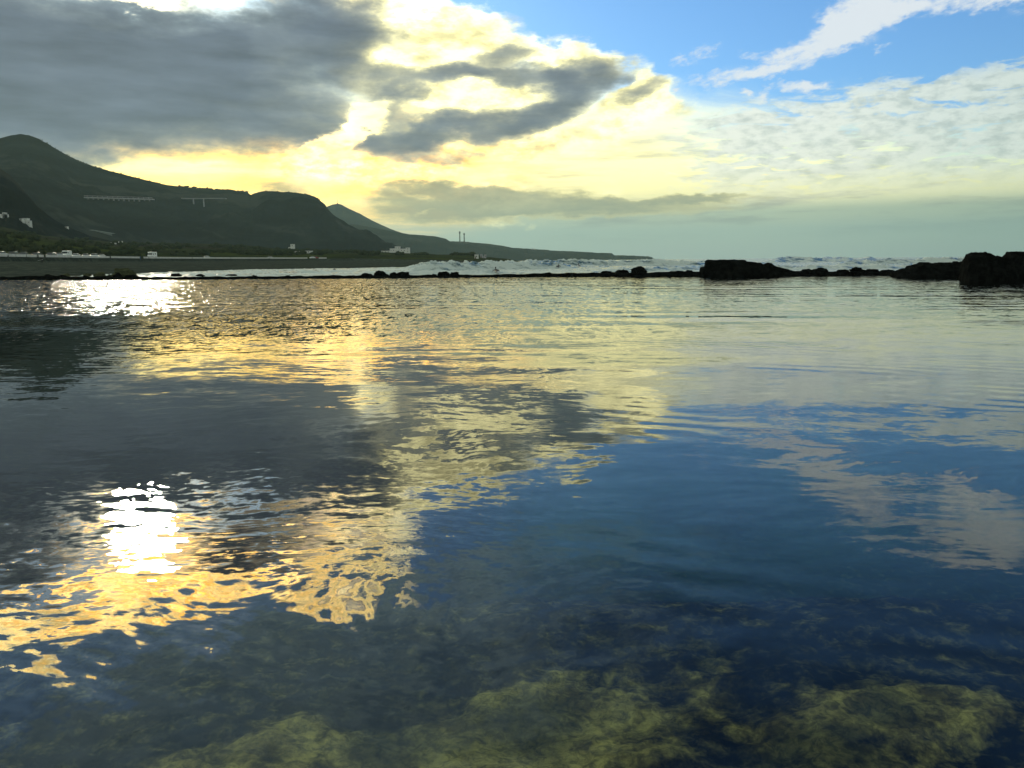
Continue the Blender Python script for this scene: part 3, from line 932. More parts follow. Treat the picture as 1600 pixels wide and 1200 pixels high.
def ridge(name, pts, r0, r1, mat, seed, z0=0.0, power=1.0, gully=0.0, rows=70, cols=520, crest_noise=0.4, back=0.5):
    """hill range: skyline through photograph pixels pts, foot at distance r0, crest at r1 (numbers or functions of x)"""
    xa, xb = pts[0][0], pts[-1][0]
    xs_ = np.linspace(xa, xb, cols)
    yk = sky_line(pts, xs_) - crest_noise * fbm(xs_ * 0.12, xs_ * 0 + seed, 5, 0.6, seed=seed)
    f0 = r0 if callable(r0) else (lambda q: r0)
    f1 = r1 if callable(r1) else (lambda q: r1)
    X = np.zeros((rows, cols)); Y = X.copy(); Z = X.copy()
    crest_i = int(rows * 0.82)
    for j, xp in enumerate(xs_):
        a0, a1 = float(f0(xp)), float(f1(xp))
        c0 = at(xp, yk[j], a1)
        tx = c0.x / a1
        base = min(z0, c0.z - 2) if not callable(z0) else z0(xp)
        for i in range(rows):
            if i <= crest_i:
                s = i / crest_i
                d_ = a0 + (a1 - a0) * s
                Z[i, j] = base + (c0.z - base) * (s ** power)
            else:
                s = (i - crest_i) / (rows - 1 - crest_i)
                d_ = a1 + (a1 * 0.25) * s * back * 2
                Z[i, j] = c0.z + (base - 5 - c0.z) * s ** 1.5
            X[i, j] = tx * d_
            Y[i, j] = d_
    S = (np.arange(rows) / crest_i)[:, None]
    envelope = np.clip(S, 0, 1) * np.clip(1 - S, 0, 1) * 4
    if gully:
        k = 1 / (gully * 6.0)
        g = fbm(X * k, Y * k * 0.45, 6, 0.55, seed=seed + 3, ridged=True)
        Z += gully * g * envelope
    me = grid_mesh(name, X, Y, Z)
    o = link(name, me, mat, kind='structure')
    TERRAIN.append(o)
    return o


ridge('distant_peak', [(440, 362), (500, 330), (512, 322.5), (520, 319.5), (527, 318), (534, 320), (545, 326), (556, 331), (563, 334), (575, 341), (595, 351), (615, 359.5), (640, 368), (680, 378), (720, 384)],
      5200, 6000, M_CLIFF, 11, gully=18, crest_noise=0.5, z0=20)
ridge('headland', [(440, 365), (520, 350), (547, 350), (560, 351), (600, 359), (640, 366), (680, 369), (697, 373), (703, 377), (720, 377.5), (760, 380.5), (785, 384), (800, 387), (840, 389.5), (857, 390.5), (860, 391.3),
                   (900, 392.8), (935, 395), (956, 395.5), (960, 399), (1004, 400), (1012, 401), (1018, 403), (1023, 406.8), (1030, 409)],
      lambda x: 3300 + (x - 440) * 2.2, lambda x: 4000 + (x - 440) * 2.0, M_CLIFF, 12, gully=10, crest_noise=0.35, power=0.6)
ridge('mountain', [(-420, 236), (-200, 226), (-60, 222), (0, 216), (15, 211.5), (32, 209.5), (45, 211), (60, 216), (80, 228), (100, 240), (125, 252), (150, 261), (175, 268), (200, 274), (230, 282), (262, 289.5), (285, 292), (310, 294.5),
                   (350, 297), (382, 299), (387, 301), (392, 305), (396, 302.5), (402, 301), (410, 298.5), (440, 299.5), (460, 301), (480, 303.5), (492, 307), (500, 313), (508, 320), (512, 326), (520, 335), (530, 343), (536, 348), (542, 352),
                   (560, 364), (580, 374), (600, 384), (630, 396)],
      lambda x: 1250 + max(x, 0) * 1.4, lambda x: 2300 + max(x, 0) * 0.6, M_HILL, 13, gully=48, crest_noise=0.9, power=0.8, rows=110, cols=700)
ridge('near_hill', [(-450, 150), (-300, 185), (-120, 225), (0, 263), (15, 273), (28, 287), (45, 306), (60, 324), (85, 343), (110, 356), (140, 368), (170, 376), (200, 384)],
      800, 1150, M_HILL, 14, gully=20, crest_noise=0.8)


def shore_r(x):
    return float(np.interp(x, [-500, 0, 100, 200, 300, 400, 560, 640, 700, 750, 830], [98, 112, 122, 141, 172, 208, 232, 262, 320, 470, 600]))


def road_r(x):
    return float(np.interp(x, [-500, 0, 103, 240, 480, 560, 700, 830], [190, 232, 282, 380, 540, 590, 640, 700]))


ROAD_Z = 4.1
coast_pts = [(-500, 330), (-100, 345), (0, 352), (40, 360), (70, 367), (120, 373.5), (200, 379), (300, 381), (350, 382), (400, 385), (450, 390), (500, 392), (560, 392), (640, 395.5), (680, 397.5), (720, 398.2), (735, 396.8), (745, 399), (760, 401.5), (790, 404), (806, 407.3), (830, 409)]
xs_ = np.linspace(-500, 830, 760)
yk = sky_line(coast_pts, xs_) - 0.5 * fbm(xs_ * 0.15, xs_ * 0, 4, 0.6, seed=90)
rows_ = []
fr = [(-0.06, -0.9), (0.0, SEA - 0.15), (0.15, 0.25), (0.4, 1.2), (0.7, 2.0), (0.93, 2.5), (0.985, 2.7), (1.0, ROAD_Z)]
COAST_R1 = 1150.0
cX, cY, cZ = [], [], []
steps = []
for a, b in zip(fr, fr[1:]):
    k = 9 if b[0] < 0.98 else 2
    for q in range(k):
        steps.append((a[0] + (b[0] - a[0]) * q / k, a[1] + (b[1] - a[1]) * q / k, None))
steps.append((1.0, ROAD_Z, None))
for q in (7.0, 13.0, 14.5):
    steps.append((1.0, ROAD_Z + (0 if q < 14 else 0.4), q))
for s, z, extra in steps:
    rx, ry, rz = [], [], []
    for j, xp in enumerate(xs_):
        sr, rr_ = shore_r(xp), road_r(xp)
        d_ = sr + (rr_ - sr) * s + (extra or 0)
        drop = np.interp(xp, [560, 760, 830], [1.0, 0.45, -0.2])
        tx = (at(xp, 400, 100).x) / 100
        rx.append(tx * d_); ry.append(d_); rz.append(z * drop if z > 0 else z)
    cX.append(rx); cY.append(ry); cZ.append(rz)
nland = 60
for i in range(1, nland):
    s = i / (nland * 0.8)
    rx, ry, rz = [], [], []
    for j, xp in enumerate(xs_):
        a0 = road_r(xp) + 14.5
        a1 = max(COAST_R1, a0 + 200)
        c0 = at(xp, yk[j], a1)
        drop = np.interp(xp, [560, 760, 830], [1.0, 0.45, -0.2])
        zb = (ROAD_Z + 0.4) * drop
        if s <= 1:
            d_ = a0 + (a1 - a0) * s
            z = zb + (c0.z - zb) * s ** 0.9
        else:
            d_ = a1 * (1 + (s - 1) * 1.2)
            z = c0.z - (s - 1) * 60
        tx = c0.x / a1
        rx.append(tx * d_); ry.append(d_); rz.append(z)
    cX.append(rx); cY.append(ry); cZ.append(rz)
cX, cY, cZ = map(np.array, (cX, cY, cZ))
lim = len(steps)
cZ[lim:] += 1.6 * fbm(cX[lim:] * 0.02, cY[lim:] * 0.02, 5, 0.6, seed=95) * np.minimum(np.arange(cZ.shape[0] - lim) / 6.0, 1)[:, None] * (xs_ < 740)[None, :]
cZ[:lim - 5] += 0.10 * fbm(cX[:lim - 5] * 0.6, cY[:lim - 5] * 0.4, 4, 0.6, seed=96)
me = grid_mesh('coast', cX, cY, cZ)
M_SHINGLE = land_material('dark_shingle', [(0.020, 0.026, 0.024), (0.060, 0.070, 0.055), (0.030, 0.036, 0.030), (0.11, 0.12, 0.09)], 0.5)
M_ROAD = simple('asphalt', (0.05, 0.05, 0.05), 0.9, 0.2, 0.5)
for m_ in (M_SHINGLE, M_ROAD, M_FIELD):
    me.materials.append(m_)
mi = np.zeros(len(me.polygons), dtype=np.int32)
percol = len(xs_) - 1
rowi = np.arange(len(me.polygons)) // percol
mi[rowi >= lim - 4] = 1
mi[rowi >= lim - 2] = 2
me.polygons.foreach_set('material_index', mi)
coast = link('coast', me, [], kind='structure')
TERRAIN.append(coast)

# ---- things on land ------------------------------------------------------------
from mathutils.bvhtree import BVHTree


def tree_of(obs):
    vs, fs = [], []
    for o in obs:
        k = len(vs)
        vs += [v.co.copy() for v in o.data.vertices]
        fs += [[k + i for i in p.vertices] for p in o.data.polygons]
    return BVHTree.FromPolygons(vs, fs)


LAND = tree_of(TERRAIN)
EYE_P = Vector((0, 0, EYE))


def on_land(x, y):
    """where the line of sight through pixel x, y meets the ground"""
    hit = LAND.ray_cast(EYE_P, sight(x, y), 30000)
    return hit[0] if hit[0] is not None else at(x, y, 600)


def ground_at(x, y):
    hit = LAND.ray_cast(Vector((x, y, 900)), Vector((0, 0, -1)))
    return hit[0].z if hit[0] is not None else 0.0


class MB:
    def __init__(self):
        self.v, self.f = [], []

    def box(self, x0, x1, y0, y1, z0, z1, taper=0.0):
        k = len(self.v)
        t = taper
        self.v += [(x0, y0, z0), (x1, y0, z0), (x1, y1, z0), (x0, y1, z0), (x0 + t, y0 + t, z1), (x1 - t, y0 + t, z1), (x1 - t, y1 - t, z1), (x0 + t, y1 - t, z1)]
        self.f += [(k, k + 3, k + 2, k + 1), (k + 4, k + 5, k + 6, k + 7), (k, k + 1, k + 5, k + 4), (k + 1, k + 2, k + 6, k + 5), (k + 2, k + 3, k + 7, k + 6), (k + 3, k, k + 4, k + 7)]
        return self

    def prism(self, outline, y0, y1):
        """outline in x, z extruded along y"""
        k, n = len(self.v), len(outline)
        self.v += [(x, y0, z) for x, z in outline] + [(x, y1, z) for x, z in outline]
        self.f += [tuple(k + i for i in range(n)), tuple(k + n + i for i in reversed(range(n)))]
        for i in range(n):
            j = (i + 1) % n
            self.f.append((k + i, k + n + i, k + n + j, k + j))
        return self

    def cyl(self, p, q, r0, r1=None, n=14):
        r1 = r0 if r1 is None else r1
        p, q = Vector(p), Vector(q)
        a = (q - p).normalized()
        u = a.orthogonal().normalized()
        w = a.cross(u)
        k = len(self.v)
        for c, r in ((p, r0), (q, r1)):
            for i in range(n):
                t_ = 2 * math.pi * i / n
                self.v.append(tuple(c + u * (r * math.cos(t_)) + w * (r * math.sin(t_))))
        self.f += [tuple(k + i for i in reversed(range(n))), tuple(k + n + i for i in range(n))]
        for i in range(n):
            j = (i + 1) % n
            self.f.append((k + i, k + j, k + n + j, k + n + i))
        return self

    def build(self, name, mat, parent=None, bevel=0.0, **props):
        me = bpy.data.meshes.new(name)
        me.from_pydata(self.v, [], self.f)
        bm = bmesh.new()
        bm.from_mesh(me)
        bmesh.ops.recalc_face_normals(bm, faces=bm.faces)
        if bevel:
            bmesh.ops.bevel(bm, geom=list(bm.edges), offset=bevel, segments=2, affect='EDGES', profile=0.6)
        bm.to_mesh(me)
        bm.free()
        return link(name, me, mat, parent, **props)


def empty(name, loc, rz=0.0, label=None, category=None, group=None):
    o = link(name, None, [], None, label=label, category=category, group=group)
    o.empty_display_size = 0.5
    o.location = loc
    o.rotation_euler = (0, 0, rz)
    return o


P_WHITE = simple('white_paint', (0.78, 0.79, 0.76), 0.35, 0.05, 2)
P_SILVER = simple('silver_paint', (0.45, 0.46, 0.46), 0.3, 0.06, 2)
P_DARK = simple('dark_paint', (0.012, 0.014, 0.016), 0.25, 0.1, 2)
P_RED = simple('red_paint', (0.25, 0.02, 0.015), 0.3, 0.1, 2)
P_GLASS = simple('car_glass', (0.01, 0.012, 0.014), 0.06, 0.1, 1)
P_RUBBER = simple('rubber', (0.015, 0.015, 0.015), 0.9, 0.1, 8)
P_HUB = simple('wheel_rim', (0.4, 0.4, 0.4), 0.35, 0.1, 8)
P_WALL = simple('pale_parapet', (0.62, 0.60, 0.55), 0.9, 0.12, 0.6)
P_LIME = simple('limewashed_wall', (0.66, 0.66, 0.62), 0.9, 0.1, 0.7)
P_CONC = simple('grey_concrete', (0.40, 0.38, 0.40), 0.9, 0.15, 0.3)
P_WIN = simple('dark_window', (0.02, 0.025, 0.03), 0.15, 0.1, 1)
P_DOOR = simple('wooden_door', (0.10, 0.06, 0.03), 0.7, 0.2, 3)
P_POLY = simple('greenhouse_sheeting', (0.14, 0.16, 0.15), 0.95, 0.1, 0.4, spec=0.0)
P_STACK = simple('chimney_concrete', (0.10, 0.095, 0.07), 0.9, 0.15, 0.05)
P_SKIN = simple('skin', (0.35, 0.2, 0.13), 0.6, 0.1, 6)
P_SUIT = simple('wetsuit', (0.012, 0.013, 0.016), 0.7, 0.1, 6)
P_BLUE = simple('blue_cloth', (0.05, 0.10, 0.22), 0.9, 0.1, 6)
P_BOARD = simple('surfboard_resin', (0.75, 0.75, 0.70), 0.3, 0.05, 6)
P_HAIR = simple('hair', (0.01, 0.008, 0.006), 0.8, 0.2, 8)

CARS = {
    'car': dict(body=[(-2.1, .32), (-2.14, .62), (-2.02, .86), (-1.2, .98), (1.55, 1.0), (2.0, .9), (2.1, .6), (2.06, .32)], cabin=[(-1.25, .98), (-.62, 1.42), (.95, 1.46), (1.62, 1.0)], w=.86, wx=(-1.3, 1.28), r=.31),
    'estate_car': dict(body=[(-2.3, .34), (-2.34, .66), (-2.2, .92), (-1.3, 1.05), (2.15, 1.05), (2.25, .7), (2.22, .34)], cabin=[(-1.35, 1.05), (-.7, 1.55), (1.75, 1.58), (2.1, 1.05)], w=.9, wx=(-1.45, 1.4), r=.33),
    'van': dict(body=[(-2.6, .35), (-2.66, .8), (-2.55, 1.15), (-1.75, 1.35), (-1.1, 2.25), (-.9, 2.34), (2.45, 2.36), (2.62, 2.2), (2.66, .35)], cabin=None, w=.98, wx=(-1.65, 1.55), r=.35),
    'camper_van': dict(body=[(-2.9, .4), (-2.95, .9), (-2.8, 1.2), (-2.3, 1.4), (-2.05, 2.0), (-2.5, 2.45), (-2.3, 2.75), (2.8, 2.8), (2.95, 2.6), (3.0, .4)], cabin=None, w=1.1, wx=(-1.9, 1.6), r=.36),
}


def vehicle(kind, loc, rz, paint, label, group='vehicles parked along the sea front'):
    s = CARS[kind]
    root = empty('parked_' + kind if kind != 'car' else 'parked_car', loc, rz, label, kind.replace('_', ' '), group)
    w = s['w']
    MB().prism(s['body'], -w, w).build('body', paint, root, bevel=0.04)
    if s['cabin']:
        cb = s['cabin']
        MB().prism([(x * .97 + .02, z - .01 if z > 1.1 else z - .05) for x, z in cb], -w * .86, w * .86).build('window_glass', P_GLASS, root, bevel=0.02)
        tx = [p for p in cb if p[1] > 1.2]
        MB().box(tx[0][0] + .05, tx[-1][0], -w * .84, w * .84, tx[0][1] - .03, tx[-1][1] + .05).build('roof', paint, root, bevel=0.03)
        for sy in (-1, 1):
            for px in (cb[0][0] * .35 + tx[0][0] * .65, (tx[0][0] + tx[-1][0]) / 2, tx[-1][0] * .9):
                MB().box(px - .035, px + .035, sy * w * .865 - .02, sy * w * .865 + .02, .95, tx[0][1]).build('pillar', paint, root)
    else:
        z1 = 1.95 if kind == 'van' else 2.05
        for sy in (-1, 1):
            MB().box(-1.55, -.75, sy * (w + .004) - .01, sy * (w + .004) + .01, 1.38, z1 - .05).build('side_window', P_WIN, root)
            if kind == 'camper_van':
                MB().box(.4, 1.5, sy * (w + .004) - .01, sy * (w + .004) + .01, 1.5, 2.1).build('side_window', P_WIN, root)
        MB().prism([(-1.83, 1.38), (-1.27, 2.1), (-1.24, 2.06), (-1.79, 1.36)] if kind == 'van' else [(-2.32, 1.45), (-2.1, 1.98), (-2.05, 1.96), (-2.27, 1.43)], -w * .88, w * .88).build('windscreen', P_WIN, root).location.x = -.035
    for wx in s['wx']:
        for sy in (-1, 1):
            wl = MB().cyl((0, -.11, 0), (0, .11, 0), s['r'], n=18).build('wheel', P_RUBBER, root)
            wl.location = (wx, sy * (w - .1), s['r'])
            MB().cyl((0, -.125, 0), (0, .125, 0), s['r'] * .58, n=12).build('rim', P_HUB, wl)
    for sy in (-1, 1):
        MB().box(s['body'][1][0] - .012, s['body'][1][0] + .1, sy * w * .72 - .14, sy * w * .72 + .14, .62, .8).build('headlight', P_HUB, root)
    return root


def road_point(xp, off=4.0):
    d_ = road_r(xp) + off
    tx = at(xp, 400, 100).x / 100
    return Vector((tx * d_, d_, ROAD_Z + 0.01))


def road_dir(xp):
    a, b = road_point(xp - 6), road_point(xp + 6)
    return math.atan2(b.y - a.y, b.x - a.x)


for xp, off, kind, paint, label in [
        (2, 3.6, 'car', P_SILVER, 'silver car cut by the left edge, behind the pale parapet'),
        (21, 3.4, 'estate_car', P_DARK, 'black estate car with bright windscreen, leftmost of the dark cars'),
        (37, 3.8, 'car', P_DARK, 'dark car right behind the black estate car'),
        (57, 3.5, 'car', P_DARK, 'dark car midway between the black estate and the white van'),
        (80, 3.6, 'estate_car', P_DARK, 'dark estate car nearest to the white van'),
        (92, 3.3, 'car', P_SILVER, 'small grey car just left of the white van'),
        (104, 3.8, 'van', P_WHITE, 'tall white van parked behind the pale parapet'),
        (119, 3.4, 'car', P_WHITE, 'low white car directly right of the tall white van'),
        (134, 4.0, 'car', P_SILVER, 'silver car left of the white estate car'),
        (147, 3.6, 'estate_car', P_WHITE, 'white estate car, first of the two close together'),
        (159, 4.2, 'car', P_WHITE, 'white car right behind the white estate car'),
        (238, 16.0, 'camper_van', P_WHITE, 'white camper van standing beyond the road by itself'),
        (323, 4.0, 'car', P_WHITE, 'lone white car halfway along the parapet'),
        (422, 4.0, 'car', P_SILVER, 'silver car near the far end of the parapet'),
        (488, 4.0, 'car', P_WHITE, 'white car in the gap of the parapet wall'),
        (493, 5.0, 'car', P_RED, 'red car in the gap of the parapet wall')]:
    p = road_point(xp, off)
    p.z = ground_at(p.x, p.y) + 0.01
    vehicle(kind, p, road_dir(xp), paint, label)


def parapet(label, spans, h):
    p0 = road_point(spans[0][0], 0.15)
    root = empty('parapet', p0, 0, label, 'parapet')
    for xa, xb in spans:
        n = max(2, int((xb - xa) / 12))
        mb = MB()
        pts = [road_point(xa + (xb - xa) * i / n, 0.15) - p0 for i in range(n + 1)]
        k = 0
        for p in pts:
            mb.v += [(p.x, p.y - .18, -.35), (p.x, p.y - .18, h), (p.x, p.y + .18, h), (p.x, p.y + .18, -.35)]
        for i in range(n):
            a, b = 4 * i, 4 * i + 4
            mb.f += [(a, b, b + 1, a + 1), (a + 1, b + 1, b + 2, a + 2), (a + 2, b + 2, b + 3, a + 3), (a, a + 3, b + 3, b)]
        mb.f += [(0, 1, 2, 3), (4 * n + 3, 4 * n + 2, 4 * n + 1, 4 * n)]
        mb.build('wall_segment', P_WALL, root)


parapet('long pale roadside parapet running from the left edge behind the beach',
        [(-320, -8), (-4, 11), (14, 24), (25.5, 40.5), (42.5, 57), (61, 68), (72, 80), (81, 110), (111.5, 171), (173, 219), (224, 232), (233, 300), (301, 360), (361, 420), (421, 480)], 0.75)
parapet('short pale piece of parapet beyond the gap at its far end', [(498, 510)], 0.75)


def person(loc, rz, mat, label, pose='stand', height=1.72):
    J = {'pelvis': (0, 0, .95), 'chest': (0, -.02, 1.32), 'neck': (0, 0, 1.48), 'head': (0, -.03, 1.60), 'crown': (0, -.02, 1.70),
         'shl': (-.18, 0, 1.42), 'ell': (-.25, .04, 1.14), 'hal': (-.22, -.06, .88), 'shr': (.18, 0, 1.42), 'elr': (.26, .02, 1.15), 'har': (.24, -.1, .90),
         'hipl': (-.1, 0, .90), 'knl': (-.13, -.05, .50), 'anl': (-.14, .04, .08), 'tol': (-.15, -.16, .03), 'hipr': (.1, 0, .90), 'knr': (.14, .06, .50), 'anr': (.15, .16, .09), 'tor': (.16, -.02, .03)}
    E = [('pelvis', 'chest'), ('chest', 'neck'), ('neck', 'head'), ('head', 'crown'), ('chest', 'shl'), ('shl', 'ell'), ('ell', 'hal'), ('chest', 'shr'), ('shr', 'elr'), ('elr', 'har'),
         ('pelvis', 'hipl'), ('hipl', 'knl'), ('knl', 'anl'), ('anl', 'tol'), ('pelvis', 'hipr'), ('hipr', 'knr'), ('knr', 'anr'), ('anr', 'tor')]
    Rd = {'pelvis': .14, 'chest': .15, 'neck': .055, 'head': .095, 'crown': .07, 'shl': .065, 'ell': .045, 'hal': .035, 'shr': .065, 'elr': .045, 'har': .035,
          'hipl': .1, 'knl': .065, 'anl': .045, 'tol': .035, 'hipr': .1, 'knr': .065, 'anr': .045, 'tor': .035}
    names = list(J)
    if pose == 'prone':                        # paddling, chest raised
        def tr(n, p):
            x, y, z = p
            q = (x, -(z - .95), .12 - y * .4)
            if n in ('chest', 'shl', 'shr'):
                q = (q[0], q[1], .24)
            if n in ('neck', 'head', 'crown'):
                q = (q[0], q[1] + (.12 if n == 'crown' else 0), .38 + (.12 if n != 'neck' else 0) + (.1 if n == 'crown' else 0))
            if n in ('ell', 'elr'):
                q = (x * 1.9, -.35, .16)
            if n in ('hal', 'har'):
                q = (x * 2.2, -.62, -.02)
            return q
        J = {n: tr(n, p) for n, p in J.items()}
    me = bpy.data.meshes.new('person')
    me.from_pydata([J[n] for n in names], [(names.index(a), names.index(b)) for a, b in E], [])
    o = link('person', me, mat, label=label, category='person')
    sk = o.modifiers.new('skin', 'SKIN')
    for n, v in zip(names, me.skin_vertices[0].data):
        v.radius = (Rd[n], Rd[n])
    me.skin_vertices[0].data[0].use_root = True
    su = o.modifiers.new('smooth', 'SUBSURF')
    su.levels = su.render_levels = 1
    o.location = loc
    o.rotation_euler = (0, 0, rz)
    s = height / 1.76
    o.scale = (s, s, s)
    hc = J['crown']
    hm = bpy.data.meshes.new('hair')
    bm = bmesh.new()
    bmesh.ops.create_icosphere(bm, subdivisions=2, radius=.115)
    for v in bm.verts:
        v.co = Vector((v.co.x * .92, v.co.y, v.co.z * .8)) + Vector(hc) + Vector((0, .015, 0))
    bm.to_mesh(hm)
    bm.free()
    link('hair', hm, P_HAIR, o)
    return o


def surfboard(loc, rz, label, tilt=0.0):
    n = 18
    mb = MB()
    L = []
    for i in range(n + 1):
        s = i / n
        y = (s - .5) * 2.1
        w = .27 * (math.sin(math.pi * min(1, s * .93 + .07)) ** .6)
        z = .10 * abs(2 * s - 1) ** 3 if s > .5 else .03 * abs(2 * s - 1) ** 2
        L.append((w, y, z))
    for w, y, z in L:
        mb.v += [(-w, y, z), (0, y, z + .035), (w, y, z), (0, y, z - .035)]
    for i in range(n):
        a, b = 4 * i, 4 * i + 4
        for q in range(4):
            r_ = (q + 1) % 4
            mb.f.append((a + q, a + r_, b + r_, b + q))
    mb.f += [(3, 2, 1, 0), (4 * n, 4 * n + 1, 4 * n + 2, 4 * n + 3)]
    o = mb.build('surfboard', P_BOARD, label=label, category='surfboard')
    o.location = loc
    o.rotation_euler = (tilt, 0, rz)
    return o


q = on_land(66, 412)
person(q, 0.6, P_SUIT, 'person in a dark wetsuit on the shingle beach, carrying a board', height=1.7)
surfboard(q + Vector((-.36, -.12, .95)), R(62), 'pale surfboard carried under the arm on the beach', tilt=R(-8))
for xp, mat, rz, lab in [(172.2, P_SUIT, 0.3, 'person in dark clothes standing in front of the parapet near the cars'), (219, P_BLUE, 1.2, 'person in blue walking on the beach below the camper van'), (223.5, P_SUIT, -0.6, 'dark clothed person standing right of the one in blue')]:
    p = road_point(xp, -1.6)
    p.z = ground_at(p.x, p.y)
    person(p, rz, mat, lab)
SEATREE = tree_of([COL.objects['sea']])
for xp, yp, rz, lab, lb2 in [(776, 425, 0.25, 'surfer lying on a board in the white water, nearest of the three', 'board under the nearest surfer in the white water'),
                             (872, 417.5, -0.3, 'surfer paddling in the foam behind the main breaker', 'board under the surfer behind the main breaker'),
                             (904.5, 416, 0.1, 'surfer farthest to the right in the foam', 'board under the rightmost surfer in the foam')]:
    hit = SEATREE.ray_cast(EYE_P, sight(xp, yp), 3000)[0]
    if hit is None:
        hit = at(xp, yp, 180)
    surfboard(hit + Vector((0, 0, .03)), rz, lb2, tilt=R(6))
    person(hit + Vector((0, 0, .05)), rz + math.pi, P_SUIT, lab, 'prone')


def house(name, x, y, wpx, hpx, label, category='house', blocks=None, back=1.0, mat=None, windows=True, sink=2.0, dist=None):
    """flat roofed building whose foot is seen at pixel x, y"""
    mat = mat or P_LIME
    g = on_land(x, y) if dist is None else at(x, y, dist)
    s = g.y / FPX
    root = empty(name, g, 0, label, category)
    blocks = blocks or [(-.5, .5, 0, 1.0)]
    for (a, b, z0, z1) in blocks:
        xa, xb, h = a * wpx * s, b * wpx * s, z1 * hpx * s
        dp = max(4.0, abs(xb - xa) * .8)
        MB().box(xa, xb, 0, dp, -sink, h).build('wall', mat, root)
        MB().box(xa - .12, xb + .12, -.12, dp + .12, h + .003, h + .28).build('roof', P_CONC, root)
        if windows:
            n = max(1, int((xb - xa) / 3.2))
            fl = max(1, int(h / 3.0))
            for f_ in range(fl):
                for i in range(n):
                    cx = xa + (xb - xa) * (i + .5) / n
                    zc = (f_ + .55) * h / fl
                    wf = MB().box(cx - .5, cx + .5, -.05, .02, zc - .55, zc + .55).build('window', P_CONC, root)
                    MB().box(cx - .42, cx + .42, -.062, -.03, zc - .47, zc + .47).build('pane', P_WIN, wf)
    xa = blocks[0][0] * wpx * s
    MB().box(xa + .5, xa + 1.4, -.06, .02, -.1, 2.0).build('door', P_DOOR, root)
    return root


house('hillside_house', 3, 341, 11, 6, 'pale square house at the left edge on the dark hillside', blocks=[(-.5, .5, 0, 1), (.1, .5, 1, 1.4)], sink=4)
house('hillside_house', 33, 345.5, 5, 3.5, 'small white house left of the larger hillside cluster', sink=4)
house('hillside_house', 41, 350, 12, 9, 'stepped white house with two levels on the dark hillside', blocks=[(-.5, .2, 0, .95), (.2, .5, 0, .55)], sink=5)
house('hillside_house', 103.5, 356.5, 3, 2.4, 'tiny white hut alone on the slope above the cars', category='hut', sink=4)
house('tower_house', 457, 392, 5.5, 10, 'white tower house rising above the end of the beach road', blocks=[(-.5, .5, 0, 1), (-1.1, -.5, 0, .55)], sink=3)
house('farm_building', 474, 395.5, 26, 3.2, 'low pale farm wall and sheds right of the white tower house', category='farm building', blocks=[(-.5, .1, 0, .8), (.1, .5, 0, 1)], sink=3)
house('white_estate', 618, 395, 44, 10, 'white building group on the far shore with a raised middle', category='building', blocks=[(-.5, -.2, 0, .3), (-.2, -.02, 0, .65), (-.02, .16, 0, .95), (.16, .36, 0, .6), (.36, .5, 0, .75)], sink=3)
house('beach_house', 744.5, 404, 6, 6, 'small white house by the rocks at the end of the far shore', sink=3)
house('ruined_house', 755, 403, 9, 5.5, 'grey stone ruin right of the small white shore house', category='ruin', blocks=[(-.5, -.15, 0, 1), (-.15, .2, 0, .5), (.2, .5, 0, .85)], mat=P_CONC, sink=3)
house('cape_building', 833, 390.5, 7, 2.0, 'tiny pale building on top of the far cape', category='building', dist=4700, sink=6)

# greenhouse on the slope
g0, g1 = on_land(139, 359.5), on_land(174, 367)
gd = min(g0.y, g1.y) * .985
a_, b_ = at(139, 359.5, gd), at(175, 367, gd)
s = gd / FPX
root = empty('greenhouse', a_, 0, 'long white greenhouse roof slanting down the hillside', 'greenhouse')
L_ = (b_ - a_)
for nm, za, zb, y0, y1, mt in (('side_wall', -1.5, 2.2 * s, 0, .3, P_POLY), ('roof_sheet', 2.2 * s, 3.0 * s, 0, 22, P_POLY)):
    mb = MB()
    if nm == 'side_wall':
        mb.v = [(6 * s, 0, 1.2 * s - 2), (L_.x, 0, L_.z - 2), (L_.x, 0, L_.z + 2.0 * s), (6 * s, 0, L_.z * .16 + 1.2 * s), (6 * s, .3, 1.2 * s - 2), (L_.x, .3, L_.z - 2), (L_.x, .3, L_.z + 2.0 * s), (6 * s, .3, L_.z * .16 + 1.2 * s)]
    else:
        mb.v = [(0, .35, .3 * s), (L_.x, .35, L_.z + 2.0 * s + .02), (L_.x, 14, L_.z + 2.6 * s), (0, 14, 1.0 * s), (0, .35, .15 * s), (L_.x, .35, L_.z + 1.8 * s), (L_.x, 14, L_.z + 2.4 * s), (0, 14, .8 * s)]
    mb.f = [(0, 1, 2, 3), (7, 6, 5, 4), (0, 4, 5, 1), (1, 5, 6, 2), (2, 6, 7, 3), (3, 7, 4, 0)]
    mb.build(nm, mt, root)
for k, (xp, yp, hp, wd) in enumerate([(174.3, 380, 2.2, .9), (180, 381.5, 2.0, 1.0), (185.5, 381, 3.6, .5), (191, 380, 3.4, .6)]):
    g = on_land(xp, yp)
    s = g.y / FPX
    MB().box(-wd * s, wd * s, 0, 2 * wd * s, -1.5, hp * s).build('water_tank' if wd > .8 else 'gate_post', P_LIME, label=['white cube tank, leftmost of the four white marks below the greenhouse', 'lowest white cube tank below the greenhouse', 'narrow white post right of the two cube tanks', 'rightmost white post below the greenhouse'][k], category='tank' if wd > .8 else 'post').location = g


